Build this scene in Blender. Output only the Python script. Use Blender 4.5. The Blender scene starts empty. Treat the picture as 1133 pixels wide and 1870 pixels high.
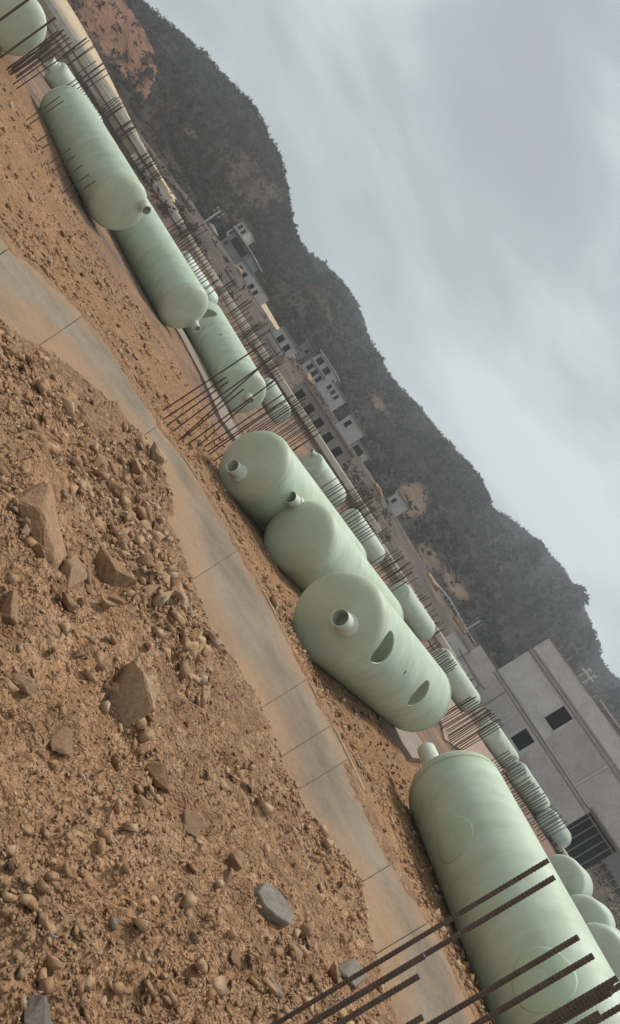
import bpy, bmesh, math, random
import numpy as np
from mathutils import Vector, Matrix

random.seed(7)
rng = np.random.default_rng(7)
S = bpy.context.scene
COL = S.collection

# ------------------------------------------------------------------ camera, sky, sun, exposure
CAM_Z = 3.6                      # the yard the tanks lie on is z = 0
FPX, HPX = 1470.0, 100.0         # focal length and height of the horizon above centre, in photo pixels
ROLL = math.radians(33.0)        # world-up in the picture, measured from the picture's x axis
PITCH = math.atan(HPX / FPX)
FW = np.array([0, math.cos(PITCH), -math.sin(PITCH)])
UP = np.array([0, math.sin(PITCH), math.cos(PITCH)])
RT = np.array([1.0, 0, 0])
IR = np.array([math.sin(ROLL), math.cos(ROLL)])
IU = np.array([math.cos(ROLL), -math.sin(ROLL)])

cam_d = bpy.data.cameras.new('camera')
cam = bpy.data.objects.new('camera', cam_d)
COL.objects.link(cam)
cx = IR[0] * RT + IU[0] * UP
cy = -IR[1] * RT - IU[1] * UP
cz = -FW
cam.matrix_world = Matrix(((cx[0], cy[0], cz[0], 0), (cx[1], cy[1], cz[1], 0), (cx[2], cy[2], cz[2], CAM_Z), (0, 0, 0, 1)))
cam_d.sensor_fit = 'VERTICAL'
cam_d.angle = 2 * math.atan(935.0 / FPX)
cam_d.clip_start = 0.05
cam_d.clip_end = 5000
S.camera = cam

SUN_AZ, SUN_EL = math.radians(10), math.radians(60)
world = bpy.data.worlds.new('World')
S.world = world
world.use_nodes = True
wn, wl = world.node_tree.nodes, world.node_tree.links
wn.clear()
def N(nodes, t, **kw):
    n = nodes.new(t)
    for k, v in kw.items():
        setattr(n, k, v)
    return n
w_out = N(wn, 'ShaderNodeOutputWorld')
w_bg = N(wn, 'ShaderNodeBackground')
sky = N(wn, 'ShaderNodeTexSky', sky_type='NISHITA')
sky.sun_disc = False
sky.sun_elevation = SUN_EL
sky.sun_rotation = SUN_AZ
sky.air_density = 1.2
sky.dust_density = 3.0
sky_gain = N(wn, 'ShaderNodeVectorMath', operation='SCALE')
sky_gain.inputs[3].default_value = 0.085
wl.new(sky.outputs[0], sky_gain.inputs[0])
tc = N(wn, 'ShaderNodeTexCoord')
sep = N(wn, 'ShaderNodeSeparateXYZ')
wl.new(tc.outputs['Generated'], sep.inputs[0])
# cloud deck: broad flattened masses
cmap = N(wn, 'ShaderNodeMapping')
cmap.inputs['Rotation'].default_value = (math.radians(8), math.radians(-7), math.radians(20))
cmap.inputs['Scale'].default_value = (1.0, 1.0, 2.6)
cmap.inputs['Location'].default_value = (4.2, 18.9, 26.7)
wl.new(tc.outputs['Generated'], cmap.inputs[0])
cn = N(wn, 'ShaderNodeTexNoise'); cn.inputs['Scale'].default_value = 2.1
cn.inputs['Detail'].default_value = 6; cn.inputs['Roughness'].default_value = 0.5; cn.inputs['Distortion'].default_value = 0.25
wl.new(cmap.outputs[0], cn.inputs['Vector'])
cr = N(wn, 'ShaderNodeValToRGB')
e = cr.color_ramp.elements
e[0].position = 0.35; e[0].color = (0.345, 0.37, 0.405, 1)
e[1].position = 0.63; e[1].color = (0.635, 0.705, 0.71, 1)
m_ = e.new(0.48); m_.color = (0.385, 0.455, 0.47, 1)
wl.new(cn.outputs['Fac'], cr.inputs[0])
mixw = N(wn, 'ShaderNodeMix', data_type='RGBA')
mixw.inputs[0].default_value = 0.9
wl.new(sky_gain.outputs[0], mixw.inputs[6]); wl.new(cr.outputs[0], mixw.inputs[7])
wl.new(mixw.outputs[2], w_bg.inputs[0])
w_bg.inputs[1].default_value = 1.0
wl.new(w_bg.outputs[0], w_out.inputs[0])

sun_d = bpy.data.lights.new('sun', 'SUN')
sun_d.energy = 2.8
sun_d.angle = math.radians(12)
sun_d.color = (1.0, 0.95, 0.88)
sun = bpy.data.objects.new('sun', sun_d)
COL.objects.link(sun)
sdir = Vector((math.sin(SUN_AZ) * math.cos(SUN_EL), math.cos(SUN_AZ) * math.cos(SUN_EL), math.sin(SUN_EL)))
sun.rotation_euler = sdir.to_track_quat('Z', 'Y').to_euler()
sun.location = sdir * 300
S.view_settings.view_transform = 'Standard'
S.view_settings.look = 'None'
S.view_settings.exposure = 0.25
S.view_settings.gamma = 1.0
S.cycles.max_bounces = 4
S.cycles.diffuse_bounces = 2
S.cycles.transmission_bounces = 3
S.cycles.volume_bounces = 0

# ------------------------------------------------------------------ measuring helpers (bearing in the photo -> place)
CAM = np.array([0, 0, CAM_Z])
def ray(x, y):
    q = np.array([x - 566.5, y - 935.0])
    return FW + RT * (q @ IR) / FPX + UP * (q @ IU) / FPX
def at(x, y, depth):
    return CAM + depth * ray(x, y)
def on_z(x, y, z):
    d = ray(x, y)
    return CAM + d * ((z - CAM_Z) / d[2])

# ------------------------------------------------------------------ noise
_perm = rng.random((256, 256))
def vnoise(x, y):
    xi = np.floor(x).astype(int); yi = np.floor(y).astype(int)
    fx = x - xi; fy = y - yi
    fx = fx * fx * (3 - 2 * fx); fy = fy * fy * (3 - 2 * fy)
    a = _perm[xi & 255, yi & 255]; b = _perm[(xi + 1) & 255, yi & 255]
    c = _perm[xi & 255, (yi + 1) & 255]; d = _perm[(xi + 1) & 255, (yi + 1) & 255]
    return (a * (1 - fx) + b * fx) * (1 - fy) + (c * (1 - fx) + d * fx) * fy - 0.5
def fbm(x, y, octaves=4, gain=0.5):
    s = 0; a = 1.0
    for o in range(octaves):
        s = s + a * vnoise(x * 2 ** o + 17.3 * o, y * 2 ** o - 9.1 * o); a *= gain
    return s
def sm(t):
    t = np.clip(t, 0, 1); return t * t * (3 - 2 * t)

# ------------------------------------------------------------------ object helpers
def mesh_np(name, V, F, mat, parent=None, smooth=False):
    me = bpy.data.meshes.new(name)
    V = np.asarray(V, dtype=np.float32); F = np.asarray(F, dtype=np.int32)
    k = F.shape[1]
    me.vertices.add(len(V)); me.vertices.foreach_set('co', V.ravel())
    me.loops.add(F.size); me.loops.foreach_set('vertex_index', F.ravel())
    me.polygons.add(len(F)); me.polygons.foreach_set('loop_start', np.arange(0, F.size, k, dtype=np.int32))
    if smooth:
        me.polygons.foreach_set('use_smooth', np.ones(len(F), dtype=bool))
    me.update(calc_edges=True)
    if mat: me.materials.append(mat)
    return link(name, me, parent)
def link(name, me, parent=None):
    o = bpy.data.objects.new(name, me); COL.objects.link(o)
    if parent is not None: o.parent = parent
    return o
def from_bm(name, bm, mat, parent=None, smooth=False):
    me = bpy.data.meshes.new(name)
    bmesh.ops.recalc_face_normals(bm, faces=bm.faces)
    bm.to_mesh(me); bm.free()
    if smooth:
        for p in me.polygons: p.use_smooth = True
    if mat: me.materials.append(mat)
    return link(name, me, parent)
def empty(name, loc, rz=0.0):
    o = bpy.data.objects.new(name, None); COL.objects.link(o)
    o.location = loc; o.rotation_euler = (0, 0, rz); o.empty_display_size = 0.3
    return o
def tag(o, label, cat, group=None):
    o['label'] = label; o['category'] = cat
    if group: o['group'] = group
    return o
def structure(o, label=None):
    o['kind'] = 'structure'
    if label: o['label'] = label
    return o
def add_box(bm, x0, x1, y0, y1, z0, z1, M=None, bevel=0.0):
    r = bmesh.ops.create_cube(bm, size=1.0)
    vs = r['verts']
    for v in vs:
        v.co = Vector(((x0 + x1) / 2 + v.co.x * (x1 - x0), (y0 + y1) / 2 + v.co.y * (y1 - y0), (z0 + z1) / 2 + v.co.z * (z1 - z0)))
    if bevel > 0:
        es = {e for v in vs for e in v.link_edges}
        r2 = bmesh.ops.bevel(bm, geom=list(es), offset=bevel, segments=1, affect='EDGES')
        vs = list({v for v in r2['verts']} | {v for v in vs if v.is_valid})
    if M is not None:
        for v in vs:
            if v.is_valid: v.co = M @ v.co
    return vs
def box(name, mat, parent, x0, x1, y0, y1, z0, z1, bevel=0.0):
    bm = bmesh.new(); add_box(bm, x0, x1, y0, y1, z0, z1, None, bevel)
    return from_bm(name, bm, mat, parent)
def tube_mesh(name, a, b, r, n=6, rib=0.0, pitch=0.022, bend=0.0):
    """a bar from a to b; rib > 0 makes the rolled ribs of reinforcing steel"""
    a = np.asarray(a, float); b = np.asarray(b, float)
    L = np.linalg.norm(b - a); d = (b - a) / L
    u = np.cross(d, [0.3, 1, 0.2]); u /= np.linalg.norm(u); v = np.cross(d, u)
    if rib > 0:
        k = max(4, int(L / (pitch / 2)))
        ts = np.linspace(0, 1, k); rs = np.where(np.arange(k) % 2 == 0, r, r + rib)
    else:
        k = 5 if bend else 2
        ts = np.linspace(0, 1, k); rs = np.full(k, r)
    an = np.arange(n) * 2 * math.pi / n
    ring = np.cos(an)[:, None] * u + np.sin(an)[:, None] * v
    V = []
    for t, rr in zip(ts, rs):
        c = a + (b - a) * t + u * (bend * math.sin(math.pi * t))
        V.append(c + ring * rr)
    V = np.concatenate(V)
    F = []
    for i in range(k - 1):
        for j in range(n):
            F.append((i * n + j, i * n + (j + 1) % n, (i + 1) * n + (j + 1) % n, (i + 1) * n + j))
    me = bpy.data.meshes.new(name)
    me.from_pydata(V.tolist(), [], F + [tuple(range(n - 1, -1, -1)), tuple((k - 1) * n + j for j in range(n))])
    return me

# ------------------------------------------------------------------ materials
def newmat(name, rough=0.8):
    m = bpy.data.materials.new(name); m.use_nodes = True
    nt = m.node_tree
    b = nt.nodes['Principled BSDF']
    b.inputs['Roughness'].default_value = rough
    b.inputs['Specular IOR Level'].default_value = 0.3
    return m, nt.nodes, nt.links, b
def noise_n(nodes, links, scale, detail=5, rough=0.55, coord='Object', vec=None, stretch=None):
    n = nodes.new('ShaderNodeTexNoise')
    n.inputs['Scale'].default_value = scale; n.inputs['Detail'].default_value = detail; n.inputs['Roughness'].default_value = rough
    if vec is None:
        t = nodes.new('ShaderNodeTexCoord'); vec = t.outputs[coord]
    if stretch:
        mp = nodes.new('ShaderNodeMapping'); mp.inputs['Scale'].default_value = stretch
        links.new(vec, mp.inputs[0]); vec = mp.outputs[0]
    links.new(vec, n.inputs['Vector'])
    return n.outputs['Fac']
def ramp(nodes, links, fac, stops):
    r = nodes.new('ShaderNodeValToRGB')
    el = r.color_ramp.elements
    while len(el) < len(stops): el.new(0.5)
    for e_, (p, c) in zip(el, stops):
        e_.position = p; e_.color = (*c, 1)
    links.new(fac, r.inputs[0])
    return r.outputs[0]
def mixc(nodes, links, fac, a, b, blend='MIX'):
    m = nodes.new('ShaderNodeMix'); m.data_type = 'RGBA'; m.blend_type = blend
    for sock, val in ((m.inputs[0], fac), (m.inputs[6], a), (m.inputs[7], b)):
        if isinstance(val, (int, float)): sock.default_value = val
        elif isinstance(val, tuple): sock.default_value = (*val, 1)
        else: links.new(val, sock)
    return m.outputs[2]
def math_n(nodes, links, op, a, b=None, clamp=False):
    m = nodes.new('ShaderNodeMath'); m.operation = op; m.use_clamp = clamp
    for s_, v in ((m.inputs[0], a), (m.inputs[1], b)):
        if v is None: continue
        if isinstance(v, (int, float)): s_.default_value = v
        else: links.new(v, s_)
    return m.outputs[0]
def bump(nodes, links, bsdf, h, strength=0.5, dist=0.02):
    b = nodes.new('ShaderNodeBump'); b.inputs['Strength'].default_value = strength; b.inputs['Distance'].default_value = dist
    links.new(h, b.inputs['Height']); links.new(b.outputs[0], bsdf.inputs['Normal'])

def mat_simple(name, c1, c2, scale=3.0, rough=0.8, bstr=0.3, bdist=0.02, coord='Object', stretch=None, fine=8.0, metal=0.0):
    m, n, l, b = newmat(name, rough)
    f = noise_n(n, l, scale, 6, 0.6, coord, None, stretch)
    c = ramp(n, l, f, [(0.3, c1), (0.7, c2)])
    l.new(c, b.inputs['Base Color'])
    b.inputs['Metallic'].default_value = metal
    if bstr: bump(n, l, b, noise_n(n, l, scale * fine, 5, 0.65, coord), bstr, bdist)
    return m

def mat_ground():
    m, n, l, b = newmat('earth', 0.95)
    b.inputs['Specular IOR Level'].default_value = 0.12
    tc_ = n.new('ShaderNodeTexCoord').outputs['Object']
    big = noise_n(n, l, 0.35, 5, 0.6, vec=tc_)
    mid = noise_n(n, l, 3.1, 6, 0.65, vec=tc_)
    fin = noise_n(n, l, 26, 6, 0.7, vec=tc_)
    rubble = ramp(n, l, mid, [(0.30, (0.235, 0.137, 0.077)), (0.5, (0.325, 0.197, 0.115)), (0.72, (0.41, 0.265, 0.163))])
    gravel = ramp(n, l, mid, [(0.28, (0.27, 0.148, 0.076)), (0.5, (0.365, 0.213, 0.115)), (0.75, (0.44, 0.285, 0.17))])
    yard = ramp(n, l, big, [(0.35, (0.22, 0.15, 0.115)), (0.5, (0.27, 0.19, 0.145)), (0.66, (0.36, 0.215, 0.13))])
    far = ramp(n, l, noise_n(n, l, 0.16, 7, 0.68, vec=tc_), [(0.33, (0.07, 0.057, 0.05)), (0.5, (0.115, 0.09, 0.076)), (0.68, (0.21, 0.145, 0.105))])
    a1 = n.new('ShaderNodeAttribute'); a1.attribute_name = 'zone_gravel'
    a2 = n.new('ShaderNodeAttribute'); a2.attribute_name = 'zone_yard'
    a3 = n.new('ShaderNodeAttribute'); a3.attribute_name = 'zone_far'
    c = mixc(n, l, a1.outputs['Fac'], rubble, gravel)
    c = mixc(n, l, a2.outputs['Fac'], c, yard)
    c = mixc(n, l, a3.outputs['Fac'], c, far)
    tone = ramp(n, l, big, [(0.3, (0.84, 0.84, 0.86)), (0.7, (1.1, 1.06, 1.0))])
    c = mixc(n, l, 1.0, c, tone, 'MULTIPLY')
    g = ramp(n, l, fin, [(0.25, (0.62, 0.6, 0.58)), (0.6, (1.1, 1.1, 1.1))])
    c = mixc(n, l, 0.8, c, g, 'MULTIPLY')
    l.new(c, b.inputs['Base Color'])
    h = math_n(n, l, 'MULTIPLY', fin, 0.5)
    wv = n.new('ShaderNodeVectorMath'); wv.operation = 'ADD'
    nz = n.new('ShaderNodeTexNoise'); nz.inputs['Scale'].default_value = 9; nz.inputs['Detail'].default_value = 3; l.new(tc_, nz.inputs['Vector'])
    ws = n.new('ShaderNodeVectorMath'); ws.operation = 'SCALE'; ws.inputs[3].default_value = 0.06
    l.new(nz.outputs['Color'], ws.inputs[0]); l.new(tc_, wv.inputs[0]); l.new(ws.outputs[0], wv.inputs[1])
    for sc_, wt in ((9.0, 0.9), (23.0, 0.6), (52.0, 0.35)):
        v = n.new('ShaderNodeTexVoronoi'); v.inputs['Scale'].default_value = sc_; l.new(wv.outputs[0], v.inputs['Vector'])
        sp = n.new('ShaderNodeSeparateXYZ'); l.new(v.outputs['Color'], sp.inputs[0])
        lump = math_n(n, l, 'MULTIPLY', math_n(n, l, 'SUBTRACT', math_n(n, l, 'MULTIPLY', sp.outputs[0], .9), v.outputs['Distance']), wt)
        h = math_n(n, l, 'ADD', h, lump)
        c = mixc(n, l, .55, c, ramp(n, l, sp.outputs[1], [(0.0, (.86, .84, .82)), (1.0, (1.42, 1.43, 1.44))]), 'MULTIPLY')
    l.new(c, b.inputs['Base Color'])
    bump(n, l, b, h, 1.0, 0.05)
    return m
def mat_stone(name, stops, rough=0.92):
    m, n, l, b = newmat(name, rough)
    b.inputs['Specular IOR Level'].default_value = 0.15
    a = n.new('ShaderNodeAttribute'); a.attribute_name = 'tone'
    oi = n.new('ShaderNodeObjectInfo')
    f = math_n(n, l, 'FRACT', math_n(n, l, 'ADD', a.outputs['Fac'], oi.outputs['Random']))
    tc_ = n.new('ShaderNodeTexCoord').outputs['Object']
    c = ramp(n, l, f, stops)
    d = ramp(n, l, noise_n(n, l, 9, 7, 0.68, vec=tc_), [(0.3, (0.66, 0.6, 0.55)), (0.55, (1, 1, 1)), (0.75, (1.18, 1.12, 1.02))])
    c = mixc(n, l, 1.0, c, d, 'MULTIPLY')
    l.new(c, b.inputs['Base Color'])
    bump(n, l, b, noise_n(n, l, 22, 8, 0.7, vec=tc_), 0.8, 0.025)
    return m
def mat_frp(name='fibreglass', cols=((0.48, 0.59, 0.435), (0.555, 0.665, 0.51), (0.625, 0.72, 0.58))):
    m, n, l, b = newmat(name, 0.36)
    b.inputs['Specular IOR Level'].default_value = 0.42
    tc_ = n.new('ShaderNodeTexCoord').outputs['Object']
    oi = n.new('ShaderNodeObjectInfo')
    off = n.new('ShaderNodeVectorMath'); off.operation = 'ADD'
    sc_ = n.new('ShaderNodeVectorMath'); sc_.operation = 'SCALE'; sc_.inputs[3].default_value = 40
    l.new(oi.outputs['Location'], sc_.inputs[0]); l.new(tc_, off.inputs[0]); l.new(sc_.outputs[0], off.inputs[1])
    P = off.outputs[0]
    w = noise_n(n, l, 1.1, 5, 0.55, vec=P, stretch=(2.4, 0.8, 0.8))
    c = ramp(n, l, w, [(0.3, cols[0]), (0.52, cols[1]), (0.75, cols[2])])
    band = noise_n(n, l, 6.0, 4, 0.6, vec=P, stretch=(1.2, 0.2, 0.2))       # winding bands round the barrel
    c = mixc(n, l, 0.28, c, ramp(n, l, band, [(0.35, (0.9, 0.91, 0.88)), (0.65, (1.05, 1.04, 1.04))]), 'MULTIPLY')
    dust = math_n(n, l, 'MULTIPLY', noise_n(n, l, 2.2, 6, 0.65, vec=P), 0.9)
    c = mixc(n, l, ramp(n, l, dust, [(0.42, (0, 0, 0)), (0.66, (0.5, 0.5, 0.5))]), c, (0.47, 0.47, 0.345))
    spots = ramp(n, l, noise_n(n, l, 34, 2, 0.5, vec=P), [(0.2, (0.8, 0.8, 0.74)), (0.34, (1, 1, 1))])
    c = mixc(n, l, 1.0, c, spots, 'MULTIPLY')
    l.new(c, b.inputs['Base Color'])
    b.inputs['Roughness'].default_value = 0.55
    bump(n, l, b, noise_n(n, l, 7, 5, 0.6, vec=P, stretch=(1.3, 1, 1)), 0.06, 0.03)
    # thin resin shell lets some light through
    tr = n.new('ShaderNodeBsdfTranslucent'); l.new(c, tr.inputs['Color'])
    mx = n.new('ShaderNodeMixShader'); mx.inputs[0].default_value = 0.14
    o_ = n['Material Output']
    l.new(b.outputs[0], mx.inputs[1]); l.new(tr.outputs[0], mx.inputs[2]); l.new(mx.outputs[0], o_.inputs[0])
    return m
def mat_concrete(name, c1, c2, dirt=(0.33, 0.2, 0.11), amount=0.5, scale=0.7, edge=False):
    m, n, l, b = newmat(name, 0.93)
    b.inputs['Specular IOR Level'].default_value = 0.12
    tc_ = n.new('ShaderNodeTexCoord').outputs['Object']
    c = ramp(n, l, noise_n(n, l, scale, 7, 0.62, vec=tc_), [(0.32, c1), (0.68, c2)])
    d = ramp(n, l, noise_n(n, l, scale * 1.7, 7, 0.68, vec=tc_, stretch=(1, 1.2, 1)), [(0.5, (0, 0, 0)), (0.72, (amount, amount, amount))])
    c = mixc(n, l, d, c, dirt)
    if edge:                                             # soil washed over the slab from its two edges
        e_ = n.new('ShaderNodeAttribute'); e_.attribute_name = 'edge'
        f = math_n(n, l, 'ADD', e_.outputs['Fac'], math_n(n, l, 'MULTIPLY', math_n(n, l, 'SUBTRACT', noise_n(n, l, 1.6, 8, 0.7, vec=tc_), 0.5), 1.5))
        c = mixc(n, l, ramp(n, l, f, [(0.32, (0, 0, 0)), (0.8, (0.95, 0.95, 0.95))]), c, dirt)
        st = ramp(n, l, noise_n(n, l, 0.5, 6, 0.6, vec=tc_), [(0.35, (0.80, 0.79, 0.79)), (0.5, (0.97, 0.97, 0.96)), (0.62, (1.06, 1.05, 1.03))])
        c = mixc(n, l, 1.0, c, st, 'MULTIPLY')
    s_ = ramp(n, l, noise_n(n, l, scale * 30, 5, 0.7, vec=tc_), [(0.28, (0.75, 0.73, 0.7)), (0.55, (1.04, 1.04, 1.04))])
    c = mixc(n, l, 0.8, c, s_, 'MULTIPLY')
    l.new(c, b.inputs['Base Color'])
    bump(n, l, b, noise_n(n, l, scale * 22, 7, 0.7, vec=tc_), 0.35, 0.015)
    return m

M_EARTH = mat_ground()
M_STONE = mat_stone('stone', [(0.0, (0.37, 0.222, 0.125)), (0.4, (0.43, 0.265, 0.152)), (0.7, (0.49, 0.318, 0.19)), (0.94, (0.53, 0.365, 0.23)), (0.99, (0.4, 0.33, 0.26))])
M_GSTONE = mat_stone('orange_gravel', [(0.0, (0.26, 0.14, 0.07)), (0.45, (0.36, 0.21, 0.112)), (0.8, (0.45, 0.29, 0.17)), (0.97, (0.5, 0.38, 0.27))])
M_GREYSTONE = mat_stone('grey_stone', [(0.0, (0.23, 0.20, 0.165)), (0.5, (0.29, 0.255, 0.215)), (1.0, (0.34, 0.31, 0.26))])
M_FRP = mat_frp()
M_CAP = mat_frp('fibreglass_end', ((0.50, 0.565, 0.41), (0.555, 0.62, 0.46), (0.605, 0.66, 0.51)))
M_PALE = mat_frp('pale_fibreglass', ((0.53, 0.60, 0.49), (0.58, 0.66, 0.55), (0.64, 0.71, 0.61)))
M_NOZ = mat_simple('pale_resin', (0.58, 0.62, 0.50), (0.68, 0.71, 0.60), 5, 0.5, 0.15, 0.01)
M_PATCH = mat_simple('resin_patch', (0.42, 0.54, 0.37), (0.47, 0.585, 0.425), 2.5, 0.5, 0.1, 0.01)
M_ROAD = mat_concrete('road_concrete', (0.20, 0.16, 0.122), (0.268, 0.218, 0.168), (0.30, 0.195, 0.12), 0.9, 0.5, edge=True)
M_PAD = mat_concrete('pad_concrete', (0.23, 0.19, 0.155), (0.29, 0.245, 0.20), (0.37, 0.235, 0.15), 0.7, 0.4)
M_FLOOR = mat_concrete('dusty_floor', (0.30, 0.215, 0.165), (0.37, 0.27, 0.21), (0.34, 0.2, 0.12), 0.8, 0.6)
M_BEAM = mat_concrete('beam_concrete', (0.58, 0.51, 0.41), (0.74, 0.67, 0.56), (0.34, 0.26, 0.18), 0.35, 0.8)
M_WALL = mat_concrete('wall_render', (0.58, 0.52, 0.49), (0.70, 0.64, 0.60), (0.48, 0.37, 0.29), 0.75, 0.22)
M_WALL2 = mat_concrete('wall_panel', (0.60, 0.56, 0.55), (0.72, 0.68, 0.665), (0.5, 0.4, 0.32), 0.75, 0.3)
M_WALL3 = mat_concrete('weathered_panel', (0.48, 0.435, 0.42), (0.65, 0.585, 0.555), (0.46, 0.35, 0.27), 0.9, 0.16)
M_LEDGE = mat_concrete('ledge_concrete', (0.26, 0.22, 0.195), (0.34, 0.295, 0.265), (0.2, 0.15, 0.12), 0.4, 0.5)
M_GREYW = mat_concrete('grey_wall', (0.25, 0.23, 0.22), (0.34, 0.31, 0.295), (0.25, 0.19, 0.15), 0.4, 0.5)
M_WHITEW = mat_concrete('white_wall', (0.50, 0.48, 0.46), (0.62, 0.60, 0.57), (0.35, 0.3, 0.25), 0.4, 0.6)
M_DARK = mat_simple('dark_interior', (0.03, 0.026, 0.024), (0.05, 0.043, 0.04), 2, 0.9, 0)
M_STEEL = mat_simple('rusty_steel', (0.07, 0.05, 0.042), (0.135, 0.085, 0.06), 14, 0.75, 0.4, 0.004)
M_STEELN = mat_simple('grey_brown_steel', (0.085, 0.068, 0.058), (0.16, 0.115, 0.088), 20, 0.62, 0.4, 0.003)
M_TAN = mat_simple('tan_earth', (0.40, 0.30, 0.19), (0.52, 0.40, 0.27), 0.5, 0.95, 0.4, 0.05)
M_METAL = mat_simple('galvanised', (0.42, 0.42, 0.42), (0.55, 0.55, 0.54), 3, 0.5, 0)

# ------------------------------------------------------------------ the road's edges
ROAD_Z = 0.9
def poly(pts, z):
    return np.array([on_z(x, y, z)[:2] for x, y in pts])
EDGE_L = poly([(0, 585), (160, 680), (235, 765), (300, 850), (310, 950), (395, 1150), (480, 1285), (530, 1430), (590, 1530), (665, 1610), (680, 1720), (720, 1830)], ROAD_Z + 0.04)
EDGE_R = poly([(0, 430), (60, 490), (190, 610), (300, 790), (360, 870), (480, 1080), (560, 1240), (640, 1390), (700, 1540), (790, 1700), (870, 1870)], ROAD_Z)
def smooth_poly(P, it=2):
    for _ in range(it):
        Q = [P[0]]
        for a, b in zip(P[:-1], P[1:]):
            Q += [a * .75 + b * .25, a * .25 + b * .75]
        Q.append(P[-1]); P = np.array(Q)
    return P
EDGE_R = np.vstack([[-40, -2], [-14, 8.2], EDGE_R, [11.5, 7.6], [40, -10]])
EDGE_R = smooth_poly(EDGE_R)
EDGE_L = np.vstack([[-36, -8], [-11, 4.8], EDGE_L, [8, 5.6], [38, -14]])
def sdist(P, x, y):
    """signed distance to a polyline that runs left to right; positive on the far side"""
    best = np.full(x.shape, 1e9); sign = np.ones(x.shape)
    for a, b in zip(P[:-1], P[1:]):
        d = b - a; L2 = d @ d
        if L2 < 1e-9: continue
        t = np.clip(((x - a[0]) * d[0] + (y - a[1]) * d[1]) / L2, 0, 1)
        dx = x - a[0] - t * d[0]; dy = y - a[1] - t * d[1]
        q = dx * dx + dy * dy
        best = np.minimum(best, q)
    Q = np.vstack([P, [P[-1][0], -4000], [P[0][0], -4000]])       # near side as a closed region
    inside = np.zeros(x.shape, bool)
    for a, b in zip(Q, np.roll(Q, -1, 0)):
        if a[1] == b[1]: continue
        cross = (a[1] > y) != (b[1] > y)
        inside ^= cross & (x < (b[0] - a[0]) * (y - a[1]) / (b[1] - a[1]) + a[0])
    sign = np.where(inside, -1.0, 1.0)
    return np.sqrt(best) * sign

A_T = [-1.2, -.75, -.4, 0, .1, .3, .5, 1.0]
ZB_T = [3.0, 3.0, 3.2, 2.4, 1.3, .8, -.2, -.2]
AF_T = [-1.2, -.75, -.53, -.42, -.34, 0, .1, .2, .3, .5, 1.0]
ZF_T = [4.3, 4.5, 4.8, 6.0, 6.7, 6.8, 6.3, 5.6, 5.5, 4.2, 4.0]
def yard_z(x, y):
    r = np.hypot(x, y); a = x / np.maximum(y, 0.2 * r + .01)
    a = np.clip(a, -1.2, 1.0)
    zb = np.interp(a, A_T, ZB_T); zf = np.interp(a, AF_T, ZF_T)
    front = sm((y + 10) / 20)
    z = zb * sm((y - 84) / 9) + (zf - zb) * sm((r - 98) / 60)
    z = z * front
    z = z + 0.24 * np.exp(-((x - 4.6) ** 2 + (y - 22.5) ** 2) / 20)
    z = z + 1.1 * np.exp(-((x + 26) ** 2 + (y - 33.5) ** 2) / 60)
    z = z + 0.15 * np.exp(-((x - 10.2) ** 2 + (y - 15.5) ** 2) / 14)
    z = z + 0.10 * fbm(x * .12, y * .12, 3)
    return z
def ground_z(x, y, detail=True):
    x = np.asarray(x, float); y = np.asarray(y, float)
    wob = 0.35 * fbm(x * 1.1, y * 1.1, 4) if detail else 0
    sl = -sdist(EDGE_L, x, y) + wob
    sr = sdist(EDGE_R, x, y)
    yz = yard_z(x, y)
    far = ROAD_Z - 0.02 + (yz - ROAD_Z + 0.02) * sm((sr - 0.1) / 5.5)
    nz = fbm(x * .9, y * .9, 5, 0.55)
    near = ROAD_Z + 0.02 + 0.10 * sm(sl / 0.5) + 0.88 * sm(sl / 7.5) + 0.20 * nz * sm(sl / 2.5)
    under = np.full(x.shape, ROAD_Z - 0.045)
    se = sr + (np.clip(0.16 + 0.9 * fbm(x * .7 + 40, y * .7, 4, .6), 0, .55) if detail else 0)    # gravel spilt over the far edge
    spill = ROAD_Z + 0.012 + 0.03 * sm(se / .4)
    far = np.where(sr <= 0, spill, far + (spill - ROAD_Z + .02) * (1 - sm(sr / .9)))
    z = np.where(se > 0, far, under)
    z = np.where(sl > 0, np.maximum(near, under), z)
    t = sm((sl + 0.12) / 0.12)
    z = np.where((sl <= 0) & (sl > -0.12) & (se <= 0), under * (1 - t) + (ROAD_Z + .02) * t, z)
    if detail:
        g = np.where(sr > 0.05, 0.06 * fbm(x * 2.2, y * 2.2, 4, .6) * sm(sr / 1.0), 0)
        q = np.where(sl > 0, (0.10 * fbm(x * 3.5, y * 3.5, 5, .62) + 0.055 * np.abs(fbm(x * 9, y * 9, 3, .6))) * sm(sl / .4), 0)
        z = z + g + q
    return z
def gz(x, y):
    return float(ground_z(np.array([x]), np.array([y]))[0])

# ------------------------------------------------------------------ ground: one sheet, fine near the camera
ang = np.radians(np.concatenate([np.arange(-180, -60, 4.0), np.arange(-60, 60, 0.32), np.arange(60, 180, 4.0)]))
rad = 0.35 * np.exp(np.arange(0, math.log(1080 / 0.35), 0.0115))
AA, RR = np.meshgrid(ang, rad, indexing='ij')
GX = RR * np.sin(AA); GY = RR * np.cos(AA)
GZ = ground_z(GX, GY)
na, nr = AA.shape
V = np.stack([GX, GY, GZ], -1).reshape(-1, 3)
idx = np.arange(na * nr).reshape(na, nr)
i0 = idx; i1 = np.roll(idx, -1, axis=0)
F = np.stack([i0[:, :-1], i0[:, 1:], i1[:, 1:], i1[:, :-1]], -1).reshape(-1, 4)
V = np.vstack([V, [[0, 0, gz(0.0, 0.05)]]])
ctr = len(V) - 1
tri = np.stack([np.full(na, ctr), i0[:, 0], i1[:, 0], i1[:, 0]], -1)
ground = mesh_np('ground', V, F, M_EARTH, smooth=True)
bm = bmesh.new(); bm.from_mesh(ground.data); bm.verts.ensure_lookup_table()
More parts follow.
